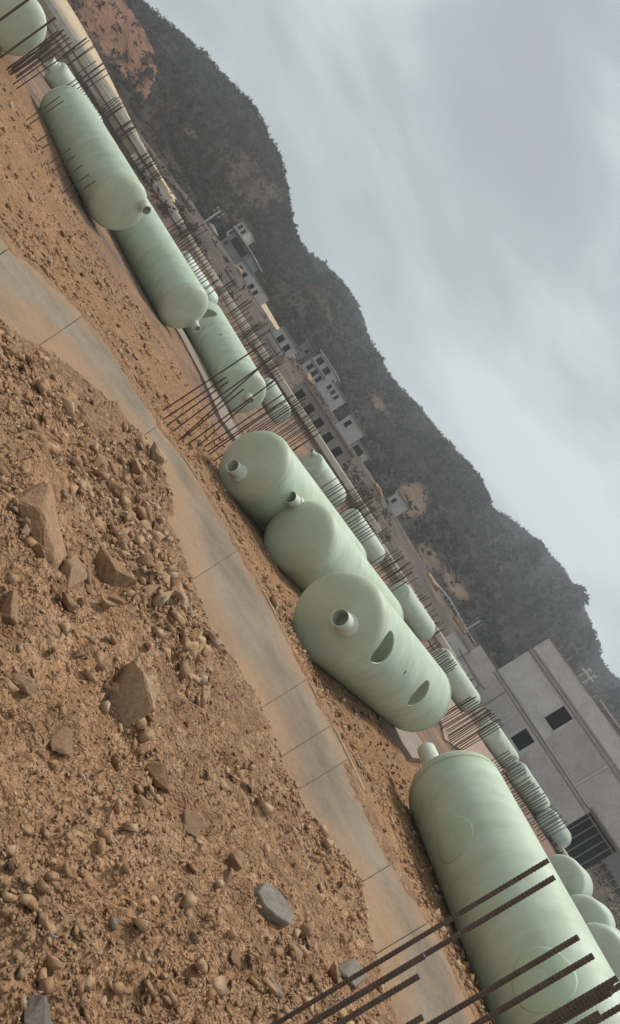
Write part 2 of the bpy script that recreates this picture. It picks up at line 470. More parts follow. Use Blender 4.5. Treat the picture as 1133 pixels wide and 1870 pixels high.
for a in range(na):
    bm.faces.new((bm.verts[ctr], bm.verts[int(i0[a, 0])], bm.verts[int(i1[a, 0])]))
bm.to_mesh(ground.data); bm.free()
structure(ground, 'orange brown earth with rubble, sloping down to the tank yard')
vx, vy = V[:, 0], V[:, 1]
srv = sdist(EDGE_R, vx, vy)
def attr(me, name, val, dom='POINT'):
    a = me.attributes.new(name, 'FLOAT', dom); a.data.foreach_set('value', np.asarray(val, dtype=np.float32))
rv = np.hypot(vx, vy)
attr(ground.data, 'zone_gravel', sm((srv + .1) / .3))
attr(ground.data, 'zone_yard', sm((vy - 27 - 0.12 * np.abs(vx) + 5 * fbm(vx * .2, vy * .2, 3)) / 8) * (srv > 0))
attr(ground.data, 'zone_far', sm((rv - 88) / 14))

# ------------------------------------------------------------------ concrete road of cast slabs
road = empty('concrete_road', (0.5, 12, ROAD_Z))
structure(road, 'dusty cast concrete site road with cross joints, its near edge buried in rubble')
seg = np.linalg.norm(np.diff(EDGE_R, axis=0), axis=1); cum = np.concatenate([[0], np.cumsum(seg)])
def edge_at(s):
    return np.array([np.interp(s, cum, EDGE_R[:, 0]), np.interp(s, cum, EDGE_R[:, 1])])
def s_of(px, py):
    p = on_z(px, py, ROAD_Z)[:2]
    ss = np.linspace(0, cum[-1], 4000)
    q = np.stack([np.interp(ss, cum, EDGE_R[:, 0]), np.interp(ss, cum, EDGE_R[:, 1])], -1)
    return ss[np.argmin(((q - p) ** 2).sum(1))]
joints = [s_of(*p) for p in [(20, 448), (152, 575), (292, 775), (445, 1010), (560, 1240), (605, 1325), (640, 1390), (718, 1575), (780, 1685), (850, 1835)]]
s0, s1 = s_of(0, 430) - 9, s_of(870, 1870) + 7
joints = [s0, s0 + 4.5] + joints + [s1 - 3, s1]
joints = sorted(joints)
W_ROAD = 4.9
WS = (0.0, 0.02, 0.25, 0.5, 0.9, 1.3, 1.7, 2.1, 2.5, 2.9, 3.3, 3.7, 4.1, 4.5, W_ROAD - .02, W_ROAD)
for k, (a, b) in enumerate(zip(joints[:-1], joints[1:])):
    if b - a < 0.4: continue
    ss = np.linspace(a + 0.007, b - 0.007, max(4, int((b - a) / .35)))
    bm = bmesh.new()
    dz = random.uniform(-0.012, 0.012); tl = random.uniform(-.006, .006)
    rows = []
    for s_ in ss:
        p = edge_at(s_); t = edge_at(s_ + .3) - edge_at(s_ - .3); t /= np.linalg.norm(t)
        nrm = -p / np.linalg.norm(p)
        row = []
        for j, w in enumerate(WS):
            jit = 0.018 * vnoise(np.array(s_ * 3.0), np.array(9.0)) if j < 2 else 0
            q = p + nrm * (w + jit)
            z = ROAD_Z + dz + tl * (w - 2.4) - (0.02 if j in (0, len(WS) - 1) else 0) + 0.006 * fbm(np.array(q[0]), np.array(q[1]), 2)
            row.append(bm.verts.new((q[0], q[1], z)))
        rows.append(row)
    for r0, r1 in zip(rows[:-1], rows[1:]):
        for j in range(len(r0) - 1):
            bm.faces.new((r0[j], r0[j + 1], r1[j + 1], r1[j]))
    bd = [e_ for e_ in bm.edges if e_.is_boundary]
    ex = bmesh.ops.extrude_edge_only(bm, edges=bd)
    for v in ex['geom']:
        if isinstance(v, bmesh.types.BMVert): v.co.z -= 0.28
    o = from_bm('slab', bm, M_ROAD, road)
    co = np.array([v.co[:] for v in o.data.vertices])
    dl = np.abs(sdist(EDGE_L, co[:, 0], co[:, 1])); dr = np.abs(sdist(EDGE_R, co[:, 0], co[:, 1]))
    attr(o.data, 'edge', np.maximum(1 - dl / 1.9, .9 * (1 - dr / 1.0)).clip(0, 1))
    o.matrix_parent_inverse = Matrix.Translation((-0.5, -12, -ROAD_Z))
# raised lip left by the formwork on the far edge
for k, (a, b) in enumerate([(s_of(470, 1060), s_of(560, 1235)), (s_of(562, 1245), s_of(700, 1535)), (s_of(330, 830), s_of(362, 875))]):
    ss = np.linspace(a, b, 24); V = []; F = []
    for i, s_ in enumerate(ss):
        p = edge_at(s_); t = edge_at(s_ + .3) - edge_at(s_ - .3); t /= np.linalg.norm(t); nrm = np.array([t[1], -t[0]])
        h = 0.022 + 0.02 * float(vnoise(np.array(s_ * 2.3), np.array(3.0)))
        w0 = -0.03; 
        for w, z in ((w0 - .07, -.2), (w0 - .06, h), (w0 + .01, h + .004), (w0 + .02, -.2)):
            V.append((*(p + nrm * w), ROAD_Z + z))
        if i:
            for j in range(3):
                F.append(((i - 1) * 4 + j, (i - 1) * 4 + j + 1, i * 4 + j + 1, i * 4 + j))
    o = mesh_np('edge_lip', V, F, M_TAN, road)
    o.matrix_parent_inverse = Matrix.Translation((-0.5, -12, -ROAD_Z))

# foundation strips the tanks lie on
def pad(name, pts, z, th, label, mat=M_PAD):
    bm = bmesh.new()
    vs = [bm.verts.new((p[0], p[1], z)) for p in pts]
    f = bm.faces.new(vs)
    ex = bmesh.ops.extrude_face_region(bm, geom=[f])
    for v in ex['geom']:
        if isinstance(v, bmesh.types.BMVert): v.co.z -= th
    o = from_bm(name, bm, mat)
    return tag(o, label, 'foundation')
def zpts(pts, z):
    return [on_z(x, y, z)[:2] for x, y in pts]
p1 = zpts([(262, 500), (330, 612), (372, 690), (405, 765), (440, 815)], .16)
pad('foundation_strip', p1 + [p + np.array([.9, 2.6]) for p in p1[::-1]], .16, .5, 'grey concrete foundation strip in front of the tank with manholes, left of the tall bars')
p2 = zpts([(700, 1308), (752, 1385), (790, 1388), (738, 1308)], .2)
pad('foundation_strip', p2, .24, .5, 'short grey concrete strip between the two nearest tanks')
p3 = zpts([(800, 1290), (812, 1350), (850, 1375), (900, 1420), (935, 1400), (870, 1325), (835, 1270)], .1)
pad('concrete_floor', p3, .12, .4, 'pinkish dusty concrete floor patch behind the gap between the nearest tanks', M_FLOOR)

# ------------------------------------------------------------------ hills
def mat_hill(name, stops, soil, amount):
    m, n, l, b = newmat(name, 0.98)
    b.inputs['Specular IOR Level'].default_value = 0.05
    tc_ = n.new('ShaderNodeTexCoord').outputs['Object']
    c = ramp(n, l, noise_n(n, l, 0.03, 8, 0.68, vec=tc_), stops)
    s_ = n.new('ShaderNodeAttribute'); s_.attribute_name = 'soil'
    sc = ramp(n, l, noise_n(n, l, 0.12, 6, 0.65, vec=tc_, stretch=(1, 1, .35)), [(0.3, tuple(x * .55 for x in soil)), (0.7, soil)])
    c = mixc(n, l, s_.outputs['Fac'], c, sc)
    d = ramp(n, l, noise_n(n, l, 0.55, 6, 0.7, vec=tc_), [(0.3, (.6, .6, .6)), (.65, (1.15, 1.12, 1.1))])
    c = mixc(n, l, .9, c, d, 'MULTIPLY')
    l.new(c, b.inputs['Base Color'])
    bump(n, l, b, noise_n(n, l, .4, 7, .7, vec=tc_), 1.0, 1.5)
    return m
BROWN = [(0.3, (0.048, 0.040, 0.030)), (0.5, (0.072, 0.057, 0.043)), (0.7, (0.10, 0.072, 0.053))]
DARKG = [(0.3, (0.036, 0.036, 0.028)), (0.5, (0.05, 0.047, 0.038)), (0.7, (0.075, 0.062, 0.05))]
def bearing(px, py):
    d = ray(px, py); return math.atan2(d[0], d[1]), d[2] / math.hypot(d[0], d[1])
SCRUB = []
def hill(ridge, r0, r1, mat, label, soil_spots=(), ends=(0, 0), gully=0.10, foot=3.0, rough=1.0, scrub=0, seed=0, shrub=(1.2, 2.6)):
    b = [bearing(*p) for p in ridge]
    az = np.array([q[0] for q in b]); te = np.array([q[1] for q in b])
    o_ = np.argsort(az); az = az[o_]; te = te[o_]
    a = np.arange(az[0], az[-1], math.radians(0.16)); na_ = len(a)
    el = np.interp(a, az, te)
    for off in (1, 2):                                   # light smoothing of the outline
        el[off:-off] = (el[off:-off] * 2 + el[:-2 * off] + el[2 * off:]) / 4
    t = np.concatenate([np.linspace(-.12, 1, 110), np.linspace(1.03, 1.7, 14)])
    A_, T_ = np.meshgrid(a, t, indexing='ij'); E_ = np.repeat(el[:, None], len(t), 1)
    rr1 = r1 * (1 + 0.05 * np.sin(a * 17 + seed))[:, None]
    R_ = r0 + (rr1 - r0) * T_
    top = CAM_Z + E_ * rr1
    up_ = np.where(T_ <= 1, np.clip(T_, 0, 1) ** 0.92, 1 - (T_ - 1) * 1.1)
    Z = foot + (top - foot) * up_ - np.where(T_ < 0, 70 * (-T_), 0)
    x = R_ * np.sin(A_); y = R_ * np.cos(A_)
    g = fbm(A_ * 42 + seed, T_ * 1.6 + seed, 5, .55)
    Z += g * (top - foot) * gully * 2 * np.clip(T_ * (1 - T_) * 4, 0, 1)
    Z += rough * 1.6 * fbm(x * .06, y * .06, 4, .6) * np.clip((1.0 - T_) * 3, 0.15, 1)
    V = np.stack([x, y, Z], -1).reshape(-1, 3)
    ix = np.arange(na_ * len(t)).reshape(na_, len(t))
    F = np.stack([ix[:-1, :-1], ix[:-1, 1:], ix[1:, 1:], ix[1:, :-1]], -1).reshape(-1, 4)
    F = F[:, ::-1]
    h = mesh_np('hill', V, F, mat, smooth=True)
    structure(h, label)
    # bare soil patches, each where the slope was cut or slid
    P = V - CAM; dep = P @ FW
    ix_ = 566.5 + FPX * ((P @ RT) / dep * IR[0] + (P @ UP) / dep * IU[0])
    iy_ = 935.0 + FPX * ((P @ RT) / dep * IR[1] + (P @ UP) / dep * IU[1])
    soil = np.zeros(len(V))
    for (sx, sy, ru, rv_, st) in soil_spots:
        du = (ix_ - sx) * IR[0] + (iy_ - sy) * IR[1]; dv = (ix_ - sx) * IU[0] + (iy_ - sy) * IU[1]
        d = np.sqrt((du / ru) ** 2 + (dv / rv_) ** 2) + 0.75 * fbm(ix_ * .03, iy_ * .03, 5, .65)
        soil = np.maximum(soil, st * sm((1.05 - d) / .35))
    attr(h.data, 'soil', soil)
    if scrub:
        n = scrub
        ai = rng.random(n) * (na_ - 1); ti = rng.random(n) ** 0.85
        jt = np.interp(ti * 1.0, t, np.arange(len(t)))
        i_ = ai.astype(int); j_ = jt.astype(int)
        vid = i_ * len(t) + np.minimum(j_ + (rng.random(n) < .5), len(t) - 1)
        keep = (soil[vid] < .35) | (rng.random(n) < .12)
        vid = vid[keep]
        ridge_n = int(na_ * 3.0)                          # a closer stand along the crest
        rid = rng.integers(0, na_, ridge_n) * len(t) + 109 - rng.integers(0, 3, ridge_n)
        vid = np.concatenate([vid, rid])
        pos = V[vid] + rng.normal(0, 1.2, (len(vid), 3)) * [1, 1, 0]
        size = rng.uniform(shrub[0], shrub[1], len(vid)) * np.where(rng.random(len(vid)) < .06, 1.7, 1)
        SCRUB.append((pos, size, seed))
    return h
M_HILL_A = mat_hill('brown_slope', BROWN, (0.37, 0.195, 0.12), 1)
M_HILL_B = mat_hill('scrub_slope', DARKG, (0.27, 0.19, 0.13), 1)
M_HILL_C = mat_hill('dark_slope', DARKG, (0.30, 0.20, 0.13), 1)
hill([(60, -330), (110, -200), (170, -95), (232, 0), (268, 60), (300, 128), (326, 200), (352, 262), (372, 320), (385, 380), (395, 430)], 158, 225, M_HILL_A,
     'brown near slope with a broad red earth scar, at the left end of the hills',
     [(262, 130, 70, 30, 1.0), (240, 75, 140, 44, 1.0), (205, 20, 110, 55, .95), (300, 190, 60, 12, .6), (150, 40, 50, 10, .5)], foot=5.5, scrub=3000, seed=3, shrub=(.5, 1.1))
hill([(120, -330), (180, -150), (248, 0), (300, 38), (340, 70), (372, 100), (402, 132), (432, 162), (460, 190), (478, 222), (490, 250), (505, 276), (515, 300), (520, 326), (525, 352), (529, 386), (535, 420), (546, 446), (562, 476), (590, 545), (612, 610), (628, 690), (640, 760), (650, 830), (660, 890)], 172, 330, M_HILL_B,
     'brown scrub covered hill rising behind the village',
     [(450, 330, 70, 40, .35), (350, 240, 40, 8, .45), (430, 400, 90, 16, .25)], foot=7.0, scrub=14000, seed=11, shrub=(.6, 1.5))
hill([(470, 300), (520, 400), (562, 462), (600, 488), (628, 520), (652, 552), (664, 590), (676, 622), (690, 650), (708, 684), (732, 712), (770, 750), (800, 790), (826, 816), (850, 840), (870, 866), (885, 890), (893, 912), (900, 934), (925, 985), (945, 1050), (960, 1120), (975, 1200), (985, 1290), (990, 1400), (995, 1490)], 178, 430, M_HILL_C,
     'dark wooded hill in the middle with small earth slips',
     [(745, 915, 30, 34, .9), (690, 735, 26, 10, .6), (785, 1018, 26, 12, .9), (838, 1080, 46, 14, .8), (610, 500, 25, 8, .4), (592, 560, 30, 6, .4)], foot=7.0, scrub=15000, seed=23, shrub=(.7, 1.7))
hill([(780, 860), (850, 896), (884, 918), (905, 936), (950, 962), (978, 990), (1002, 1012), (1024, 1036), (1042, 1062), (1054, 1084), (1062, 1104), (1072, 1128), (1082, 1154), (1088, 1180), (1094, 1204), (1112, 1230), (1133, 1246), (1200, 1300), (1260, 1370), (1350, 1500)], 200, 600, M_HILL_C,
     'far dark hill falling away to the right, behind the concrete building', [(900, 1010, 40, 10, .2)], foot=6.0, scrub=9000, seed=31, shrub=(1.0, 2.4))

# scrub: clumps of small leaf faces, one mass per hillside
def mat_leaf():
    m, n, l, b = newmat('scrub_leaf', 0.9)
    b.inputs['Specular IOR Level'].default_value = 0.1
    a = n.new('ShaderNodeAttribute'); a.attribute_name = 'tone'
    c = ramp(n, l, a.outputs['Fac'], [(0.0, (0.036, 0.037, 0.027)), (0.4, (0.05, 0.047, 0.035)), (0.7, (0.07, 0.057, 0.042)), (1.0, (0.12, 0.08, 0.058))])
    l.new(c, b.inputs['Base Color'])
    tr = n.new('ShaderNodeBsdfTranslucent'); l.new(c, tr.inputs['Color'])
    mx = n.new('ShaderNodeMixShader'); mx.inputs[0].default_value = 0.4
    l.new(b.outputs[0], mx.inputs[1]); l.new(tr.outputs[0], mx.inputs[2]); l.new(mx.outputs[0], n['Material Output'].inputs[0])
    return m
M_LEAF = mat_leaf()
for pos, size, seed in SCRUB:
    n = len(pos); K = 8
    base = rng.normal(0, 1, (n, K, 3)); base /= np.linalg.norm(base, axis=2, keepdims=True)
    base *= (rng.random((n, K, 1)) ** 0.4); base[:, :, 2] = np.abs(base[:, :, 2]) * 0.95
    cen = pos[:, None, :] + base * size[:, None, None] * 0.62
    tri_ = rng.normal(0, 1, (n, K, 3, 3)) * (size[:, None, None, None] * 0.29)
    V = (cen[:, :, None, :] + tri_).reshape(-1, 3)
    F = np.arange(n * K * 3).reshape(-1, 3)
    o = mesh_np('hillside_scrub', V, F, M_LEAF)
    o['kind'] = 'stuff'; o['label'] = 'low dry scrub and small trees covering the hillside'; o['category'] = 'scrub'
    tone = np.repeat(np.clip(rng.normal(.42, .22, n) + .8 * fbm(pos[:, 0] * .02, pos[:, 1] * .02, 3), 0, 1), K * 3)
    attr(o.data, 'tone', tone)

n = 6500
r = rng.uniform(96, 176, n); a = np.radians(rng.uniform(-42, 42, n)); x = r * np.sin(a); y = r * np.cos(a)
k_ = fbm(x * .06, y * .06, 4, .6) > -.1 + .25 * rng.random(n)
x, y = x[k_], y[k_]; n = len(x); K = 10
pos = np.stack([x, y, ground_z(x, y)], -1); size = rng.uniform(.35, 1.0, n)
base = rng.normal(0, 1, (n, K, 3)); base[:, :, 2] = np.abs(base[:, :, 2]) * .5
V = ((pos[:, None, :] + base * size[:, None, None] * .5)[:, :, None, :] + rng.normal(0, 1, (n, K, 3, 3)) * (size[:, None, None, None] * .22)).reshape(-1, 3)
o = mesh_np('dry_weeds', V, np.arange(len(V)).reshape(-1, 3), M_LEAF)
o['kind'] = 'stuff'; o['label'] = 'dry brown weeds on the rough ground before the hills'; o['category'] = 'weeds'
attr(o.data, 'tone', np.repeat(np.clip(rng.normal(.7, .25, n), 0, 1), K * 3))

# ------------------------------------------------------------------ tanks
R_T = 1.25
def mesh_barrel(name, R, L, holes=(), nphi=96, du=0.1):
    nu = int(L / du) + 1
    us = np.linspace(0, L, nu); ph = np.arange(nphi) * 2 * math.pi / nphi
    Uq, Pq = np.meshgrid(us, ph, indexing='ij')
    ok = np.ones(Uq.shape, bool)
    for (u0, p0, rh) in holes:
        du_ = Uq - u0; ds = (np.angle(np.exp(1j * (Pq - p0)))) * R
        d = np.hypot(du_, ds); wob = rh * (1 + 0.05 * np.sin(3 * np.arctan2(ds, du_) + u0))
        ok &= d >= wob - 0.026
        near = (d >= wob - 0.026) & (d < wob + 0.026)
        f = np.where(near, wob / np.maximum(d, 1e-6), 1)
        Uq = np.where(near, u0 + du_ * f, Uq); Pq = np.where(near, p0 + ds * f / R, Pq)
    V = np.stack([Uq, R * np.cos(Pq), R * np.sin(Pq)], -1).reshape(-1, 3)
    ix = np.arange(nu * nphi).reshape(nu, nphi); j1 = np.roll(ix, -1, 1)
    F = np.stack([ix[:-1], j1[:-1], j1[1:], ix[1:]], -1).reshape(-1, 4)
    okf = ok.reshape(-1)
    F = F[okf[F].all(1)]
    used = np.unique(F); mp = np.full(len(V), -1); mp[used] = np.arange(len(used))
    return V[used], mp[F][:, ::-1]
def mesh_cap(R, depth, sgn, nphi=64, lip=0.012):
    rows = [(0.10, R + lip), (-0.0, R + lip), (-0.015, R + lip * .3)]
    for t in np.linspace(0.04, 1, 16)[:-1]:
        a = t * math.pi / 2
        rows.append((-0.02 - depth * math.sin(a) ** 1.0, R * math.cos(a) ** 0.72))
    V = []; F = []
    for (u, r) in rows:
        for k in range(nphi):
            p = k * 2 * math.pi / nphi
            V.append((u * sgn, r * math.cos(p), r * math.sin(p)))
    for i in range(len(rows) - 1):
        for k in range(nphi):
            F.append((i * nphi + k, i * nphi + (k + 1) % nphi, (i + 1) * nphi + (k + 1) % nphi, (i + 1) * nphi + k))
    V.append(((-0.02 - depth) * sgn, 0, 0)); c = len(V) - 1; i = len(rows) - 1
    for k in range(nphi):
        F.append((i * nphi + k, i * nphi + (k + 1) % nphi, c, c))
    return V, F, rows
def pipe_mesh(bm, base, d, r, L, th=0.02, n=20, collar=True):
    d = Vector(d).normalized(); u = d.orthogonal().normalized(); v = d.cross(u)
    prof = [(-0.15, r), (L, r), (L + .004, r - th * .5), (L, r - th), (0.02, r - th), (0.0, 0.001)]
    if collar: prof = [(-0.1, r * 1.34), (0.05, r * 1.25), (0.09, r * 1.02)] + prof[1:]
    rows = []
    for (s_, rr) in prof:
        rows.append([bm.verts.new(Vector(base) + d * s_ + (u * math.cos(k * 2 * math.pi / n) + v * math.sin(k * 2 * math.pi / n)) * rr) for k in range(n)])
    for a, b in zip(rows[:-1], rows[1:]):
        for k in range(n): bm.faces.new((a[k], a[(k + 1) % n], b[(k + 1) % n], b[k]))
CAPD = 0.46
def tank(near, direction, L, label, skin=None, nozzles=(), holes_px=(), patches_px=(), far_nozzles=(), dz=0.0, R=R_T, seams=True, group='green fibreglass tanks lying in the yard', low=False, tilt=0.0):
    """near: xy of the end nearer the camera; direction: unit xy from near to far end"""
    d = np.array(direction, float); d /= np.linalg.norm(d)
    rz = math.atan2(d[1], d[0])
    mid = np.array(near) + d * L / 2
    gq = [gz(*(np.array(near) + d * L * f)) for f in (.1, .5, .9)]
    zc = sum(gq) / 3 + R - 0.05 + dz
    root = empty('storage_tank', (near[0], near[1], zc - R), rz)
    tag(root, label, 'tank', group)
    # local frame: x along the axis, z up
    def hit(px, py):
        o_ = CAM - np.array([near[0], near[1], zc]); q = ray(px, py)
        c, s_ = math.cos(rz), math.sin(rz)
        lo = np.array([c * o_[0] + s_ * o_[1], -s_ * o_[0] + c * o_[1], o_[2]]); lq = np.array([c * q[0] + s_ * q[1], -s_ * q[0] + c * q[1], q[2]])
        A = lq[1] ** 2 + lq[2] ** 2; B = 2 * (lo[1] * lq[1] + lo[2] * lq[2]); C_ = lo[1] ** 2 + lo[2] ** 2 - R * R
        D = max(B * B - 4 * A * C_, 0); t = (-B - math.sqrt(D)) / (2 * A); P = lo + lq * t
        return P[0], math.atan2(P[2], P[1])
    holes = [(*hit(px, py), rh) for (px, py, rh) in holes_px]
    V, F = mesh_barrel('barrel', R, L, holes, 40 if low else (150 if holes else 96), .5 if low else (.052 if holes else .1))
    V = V + np.array([0, 0, R])
    b = mesh_np('barrel', V, F, skin or M_FRP, root, smooth=True)
    if holes:
        for (u0, p0, rh) in holes:                       # cut edge of the shell
            bm = bmesh.new(); rws = []
            for h in (.004, -.035):
                row = []
                for k in range(40):
                    a = k * 2 * math.pi / 40; wb = rh * (1 + 0.05 * np.sin(3 * a + u0))
                    pp = p0 + wb * math.sin(a) / R
                    row.append(bm.verts.new((u0 + wb * math.cos(a), (R + h) * math.cos(pp), R + (R + h) * math.sin(pp))))
                rws.append(row)
            for k in range(40): bm.faces.new((rws[0][k], rws[0][(k + 1) % 40], rws[1][(k + 1) % 40], rws[1][k]))
            from_bm('manhole_edge' if rh > .2 else 'hole_edge', bm, M_NOZ, root, smooth=True)
    for e_, (u, sg) in enumerate(((0, 1), (L, -1))):
        V, F, rows = mesh_cap(R, CAPD, sg, 32 if low else 64)
        V = np.array(V) + np.array([u, 0, R])
        me = bpy.data.meshes.new('end_cap')
        me.from_pydata(V.tolist(), [], [f[:3] if f[2] == f[3] else f for f in F])
        for p in me.polygons: p.use_smooth = True
        me.materials.append(skin or M_CAP)
        c = link('end_cap', me, root)
        for (ox, oz, r, Ln) in (nozzles if e_ == 0 else far_nozzles):
            rr = math.hypot(ox, oz)
            # height of the dome at that radius
            us = sorted([(q[1], q[0]) for q in rows]); hh = np.interp(rr, [0] + [q[0] for q in us], [-0.02 - CAPD] + [q[1] for q in us])
            bm = bmesh.new()
            pipe_mesh(bm, (u + hh * sg, -ox * sg, R + oz), (-sg, 0, 0), r, Ln, 0.025, 12 if low else 24)
            from_bm('nozzle', bm, M_NOZ, root, smooth=False)
    for (px, py, rp) in patches_px:
        u0, p0 = hit(px, py)
        bm = bmesh.new(); n = 36; rings = [(1.0, 0.002), (0.985, 0.010), (0.93, 0.012), (0.7, .012), (.4, .012)]
        rws = []
        for (q, h) in rings:
            rws.append([bm.verts.new((u0 + rp * q * math.cos(k * 2 * math.pi / n), (R + h) * math.cos(p0 + rp * q * math.sin(k * 2 * math.pi / n) / R), R + (R + h) * math.sin(p0 + rp * q * math.sin(k * 2 * math.pi / n) / R))) for k in range(n)])
        for a, b_ in zip(rws[:-1], rws[1:]):
            for k in range(n): bm.faces.new((a[k], a[(k + 1) % n], b_[(k + 1) % n], b_[k]))
        bm.faces.new(rws[-1])
        from_bm('manhole_cover', bm, M_PATCH, root, smooth=True)
    return root

def near_xy(px, py, width):
    return at(px, py, FPX * 2 * R_T / width)[:2]
T3n = near_xy(195, 385, 108); T3d = near_xy(97, 195, 96) - T3n
tank(T3n, T3d, 7.5, 'pale green tank with a pipe stub high on its round end, behind thin bars', nozzles=[(.55, .82, .21, .38)])
T4n = near_xy(338, 557, 97); T4d = near_xy(225, 375, 88) - T4n
tank(T4n, T4d, 8.2, 'pale green tank half hidden behind another, pipe stub at its end\'s right rim', nozzles=[(.98, -.08, .2, .42)])
T5n = near_xy(450, 712, 87); T5d = near_xy(372, 585, 76) - T5n
tank(T5n, T5d, 8.6, 'pale green tank with two manholes and a small hole, behind the tall rusty bars', nozzles=[(.1, .1, .2, .42)],
     holes_px=[(381, 572, .5), (403, 611, .09)], patches_px=[(428, 661, .42)])
AX = np.array([4.5, 6.8])
T6n = near_xy(463, 852, 142)
tank(T6n, AX, 8.3, 'green tank with a pipe stub low on its round end, leftmost of three close tanks', nozzles=[(.27, -.5, .23, .5)], dz=-.02)
T7n = near_xy(540, 985, 142)
tank(T7n, AX, 8.3, 'green tank between two others in the front row, pipe stub at its end\'s left rim', nozzles=[(-1.0, .42, .22, .45)], dz=-.05)
T8n = near_xy(632, 1122, 180); T8d = near_xy(760, 1270, 135) - T8n
tank(T8n, T8d, 7.9, 'green tank with two open oval manholes in its top and a pipe stub mid end', nozzles=[(.46, .14, .235, .52)],
     holes_px=[(703, 1186, .47), (768, 1268, .47), (740, 1228, .06)])
T9n = near_xy(991, 1752, 228); T9f = near_xy(789, 1437, 171); T9d = T9f - T9n
T9n = T9n - T9d / np.linalg.norm(T9d) * 3.6
tank(T9n, T9d, 2.95 + float(np.linalg.norm(T9d)), 'largest green tank at lower right with round patched covers on its side', far_nozzles=[(.72, -.12, .25, .72)],
     patches_px=[(826, 1531, .56), (990, 1786, .62)], dz=.02)
T1n = near_xy(46, 30, 112)
tank(T1n, T3d, 8.0, 'green tank cut off by the upper left corner, behind two slanting bars', low=False)
# right group behind the largest tank; their sunlit whiteness is put into the paler skin
tank(near_xy(1033, 1601, 82), AX, 7.5, 'whitish green tank behind the largest tank, farthest of the three at the right edge', skin=M_PALE)
tank(near_xy(1083, 1675, 95), AX, 7.5, 'whitish green tank behind the largest tank, middle of the three at the right edge', skin=M_PALE)
tank(near_xy(1128, 1722, 104), AX, 7.5, 'whitish green tank behind the largest tank, nearest of the three at the right edge', skin=M_PALE)
# second row, beyond the front tanks
ROW = [((110, 128, 52), (185, 250), 'distant green tank with a stepped end in the second row, above the leftmost front tank'),
       ((345, 466, 53), (398, 556), 'distant pale tank seen between small bars, above the half hidden tank'),
       ((518, 748, 46), (498, 712), 'distant whitish tank end just right of the tall rusty bars'),
       ((571, 846, 52), (622, 925), 'distant tank with a pipe stub and open manhole behind the three close tanks'),
       ((640, 948, 48), (690, 1030), 'distant tank behind a row of thin black bars, second of the back row'),
       ((728, 1085, 48), (785, 1175), 'distant tank just above the tank with oval manholes, third of the back row'),
       ((805, 1205, 50), (868, 1298), 'distant tank beyond the right end of the oval manhole tank'),
       ((893, 1338, 45), (935, 1398), 'distant tank in front of the concrete building, left of the finned one'),
       ((942, 1412, 43), (976, 1464), 'distant tank striped by small bars before the concrete building'),
       ((993, 1502, 42), (1012, 1526), 'short distant tank alone at the right end of the back row')]
for i, ((px, py, w), (qx, qy), lab) in enumerate(ROW):
    a = near_xy(px, py, w); b = near_xy(qx, qy, w * .94)
    L = max(3.0, float(np.linalg.norm(b - a)))
    L = min(L, 8.5) * random.uniform(.78, .92)
    a_ = random.uniform(-.16, .16); b = a + (b - a) @ np.array([[math.cos(a_), math.sin(a_)], [-math.sin(a_), math.cos(a_)]])
    if i == 2: b = a + np.array([-4.0, 5.0]); L = 5.5
    nz = [(-.5, .7, .2, .5)] if i == 3 else ([(0.0, 0.1, .55, .6)] if i == 0 else ())
    tank(a, b - a, L, lab, nozzles=nz, holes_px=[(569, 849, .45)] if i == 3 else (), group='green fibreglass tanks in the back row', low=(i != 3), dz=.0, R=R_T * random.uniform(.9, 1.06), skin=M_PALE)

# ------------------------------------------------------------------ reinforcing bars
def bar_cluster(bars, label, mat=M_STEEL, ties=0, rib=0.0, group='clusters of starter bars', n=6):
    """bars: list of (x, y, z_top, radius, lean_x, lean_y); one thing, each bar a part"""
    x0 = sum(b[0] for b in bars) / len(bars); y0 = sum(b[1] for b in bars) / len(bars); g0 = gz(x0, y0)
    root = empty('rebar_cluster', (x0, y0, g0)); tag(root, label, 'rebar', group)
    for (x, y, zt, r, lx, ly) in bars:
        zb = gz(x, y) - 0.15
        me = tube_mesh('bar', (x - x0, y - y0, zb - g0), (x - x0 + lx, y - y0 + ly, zt - g0), r, n, rib, bend=0 if rib else random.uniform(-.02, .02))
        me.materials.append(mat); link('bar', me, root)
    for k in range(ties):
        zt = g0 + 0.25 + 0.3 * k
        xs = [b[0] for b in bars]; ys = [b[1] for b in bars]
        c = [(min(xs), min(ys)), (max(xs), min(ys)), (max(xs), max(ys)), (min(xs), max(ys))]
        bm = bmesh.new()
        for (a, b) in zip(c, c[1:] + c[:1]):
            me = tube_mesh('t', (a[0] - x0, a[1] - y0, zt - g0), (b[0] - x0, b[1] - y0, zt - g0 + random.uniform(-.03, .03)), .008, 6)
            bm.from_mesh(me)
        from_bm('tie', bm, mat, root)
    return root
def from_tops(pts, depth, r, jitter=0.0, lean=0.02):
    out = []
    for q in pts:
        px, py = q[0], q[1]; d = depth * (1 + random.uniform(-jitter, jitter)) if len(q) < 3 else q[2]
        P = at(px, py, d)
        out.append((P[0], P[1], P[2], r * random.uniform(.85, 1.15), random.uniform(-lean, lean), random.uniform(-lean, lean)))
    return out
# nearest cluster, beside the road at the lower right
nearb = from_tops([(1002, 1571, 4.20), (1013, 1602, 4.45), (776, 1745, 4.15), (766, 1782, 4.0), (773, 1857, 3.9), (1057, 1711, 4.3), (1084, 1745, 4.15), (1128, 1786, 4.0), (1121, 1800, 4.06), (1116, 1812, 4.1), (1095, 1850, 3.8), (1140, 1835, 3.9), (1150, 1790, 4.3)], 4.2, .0135, 0, 0.0)
bar_cluster(nearb, 'thick ribbed steel bars standing close by at the bottom right, before the largest tank', M_STEELN, 0, 0.0028, n=8)
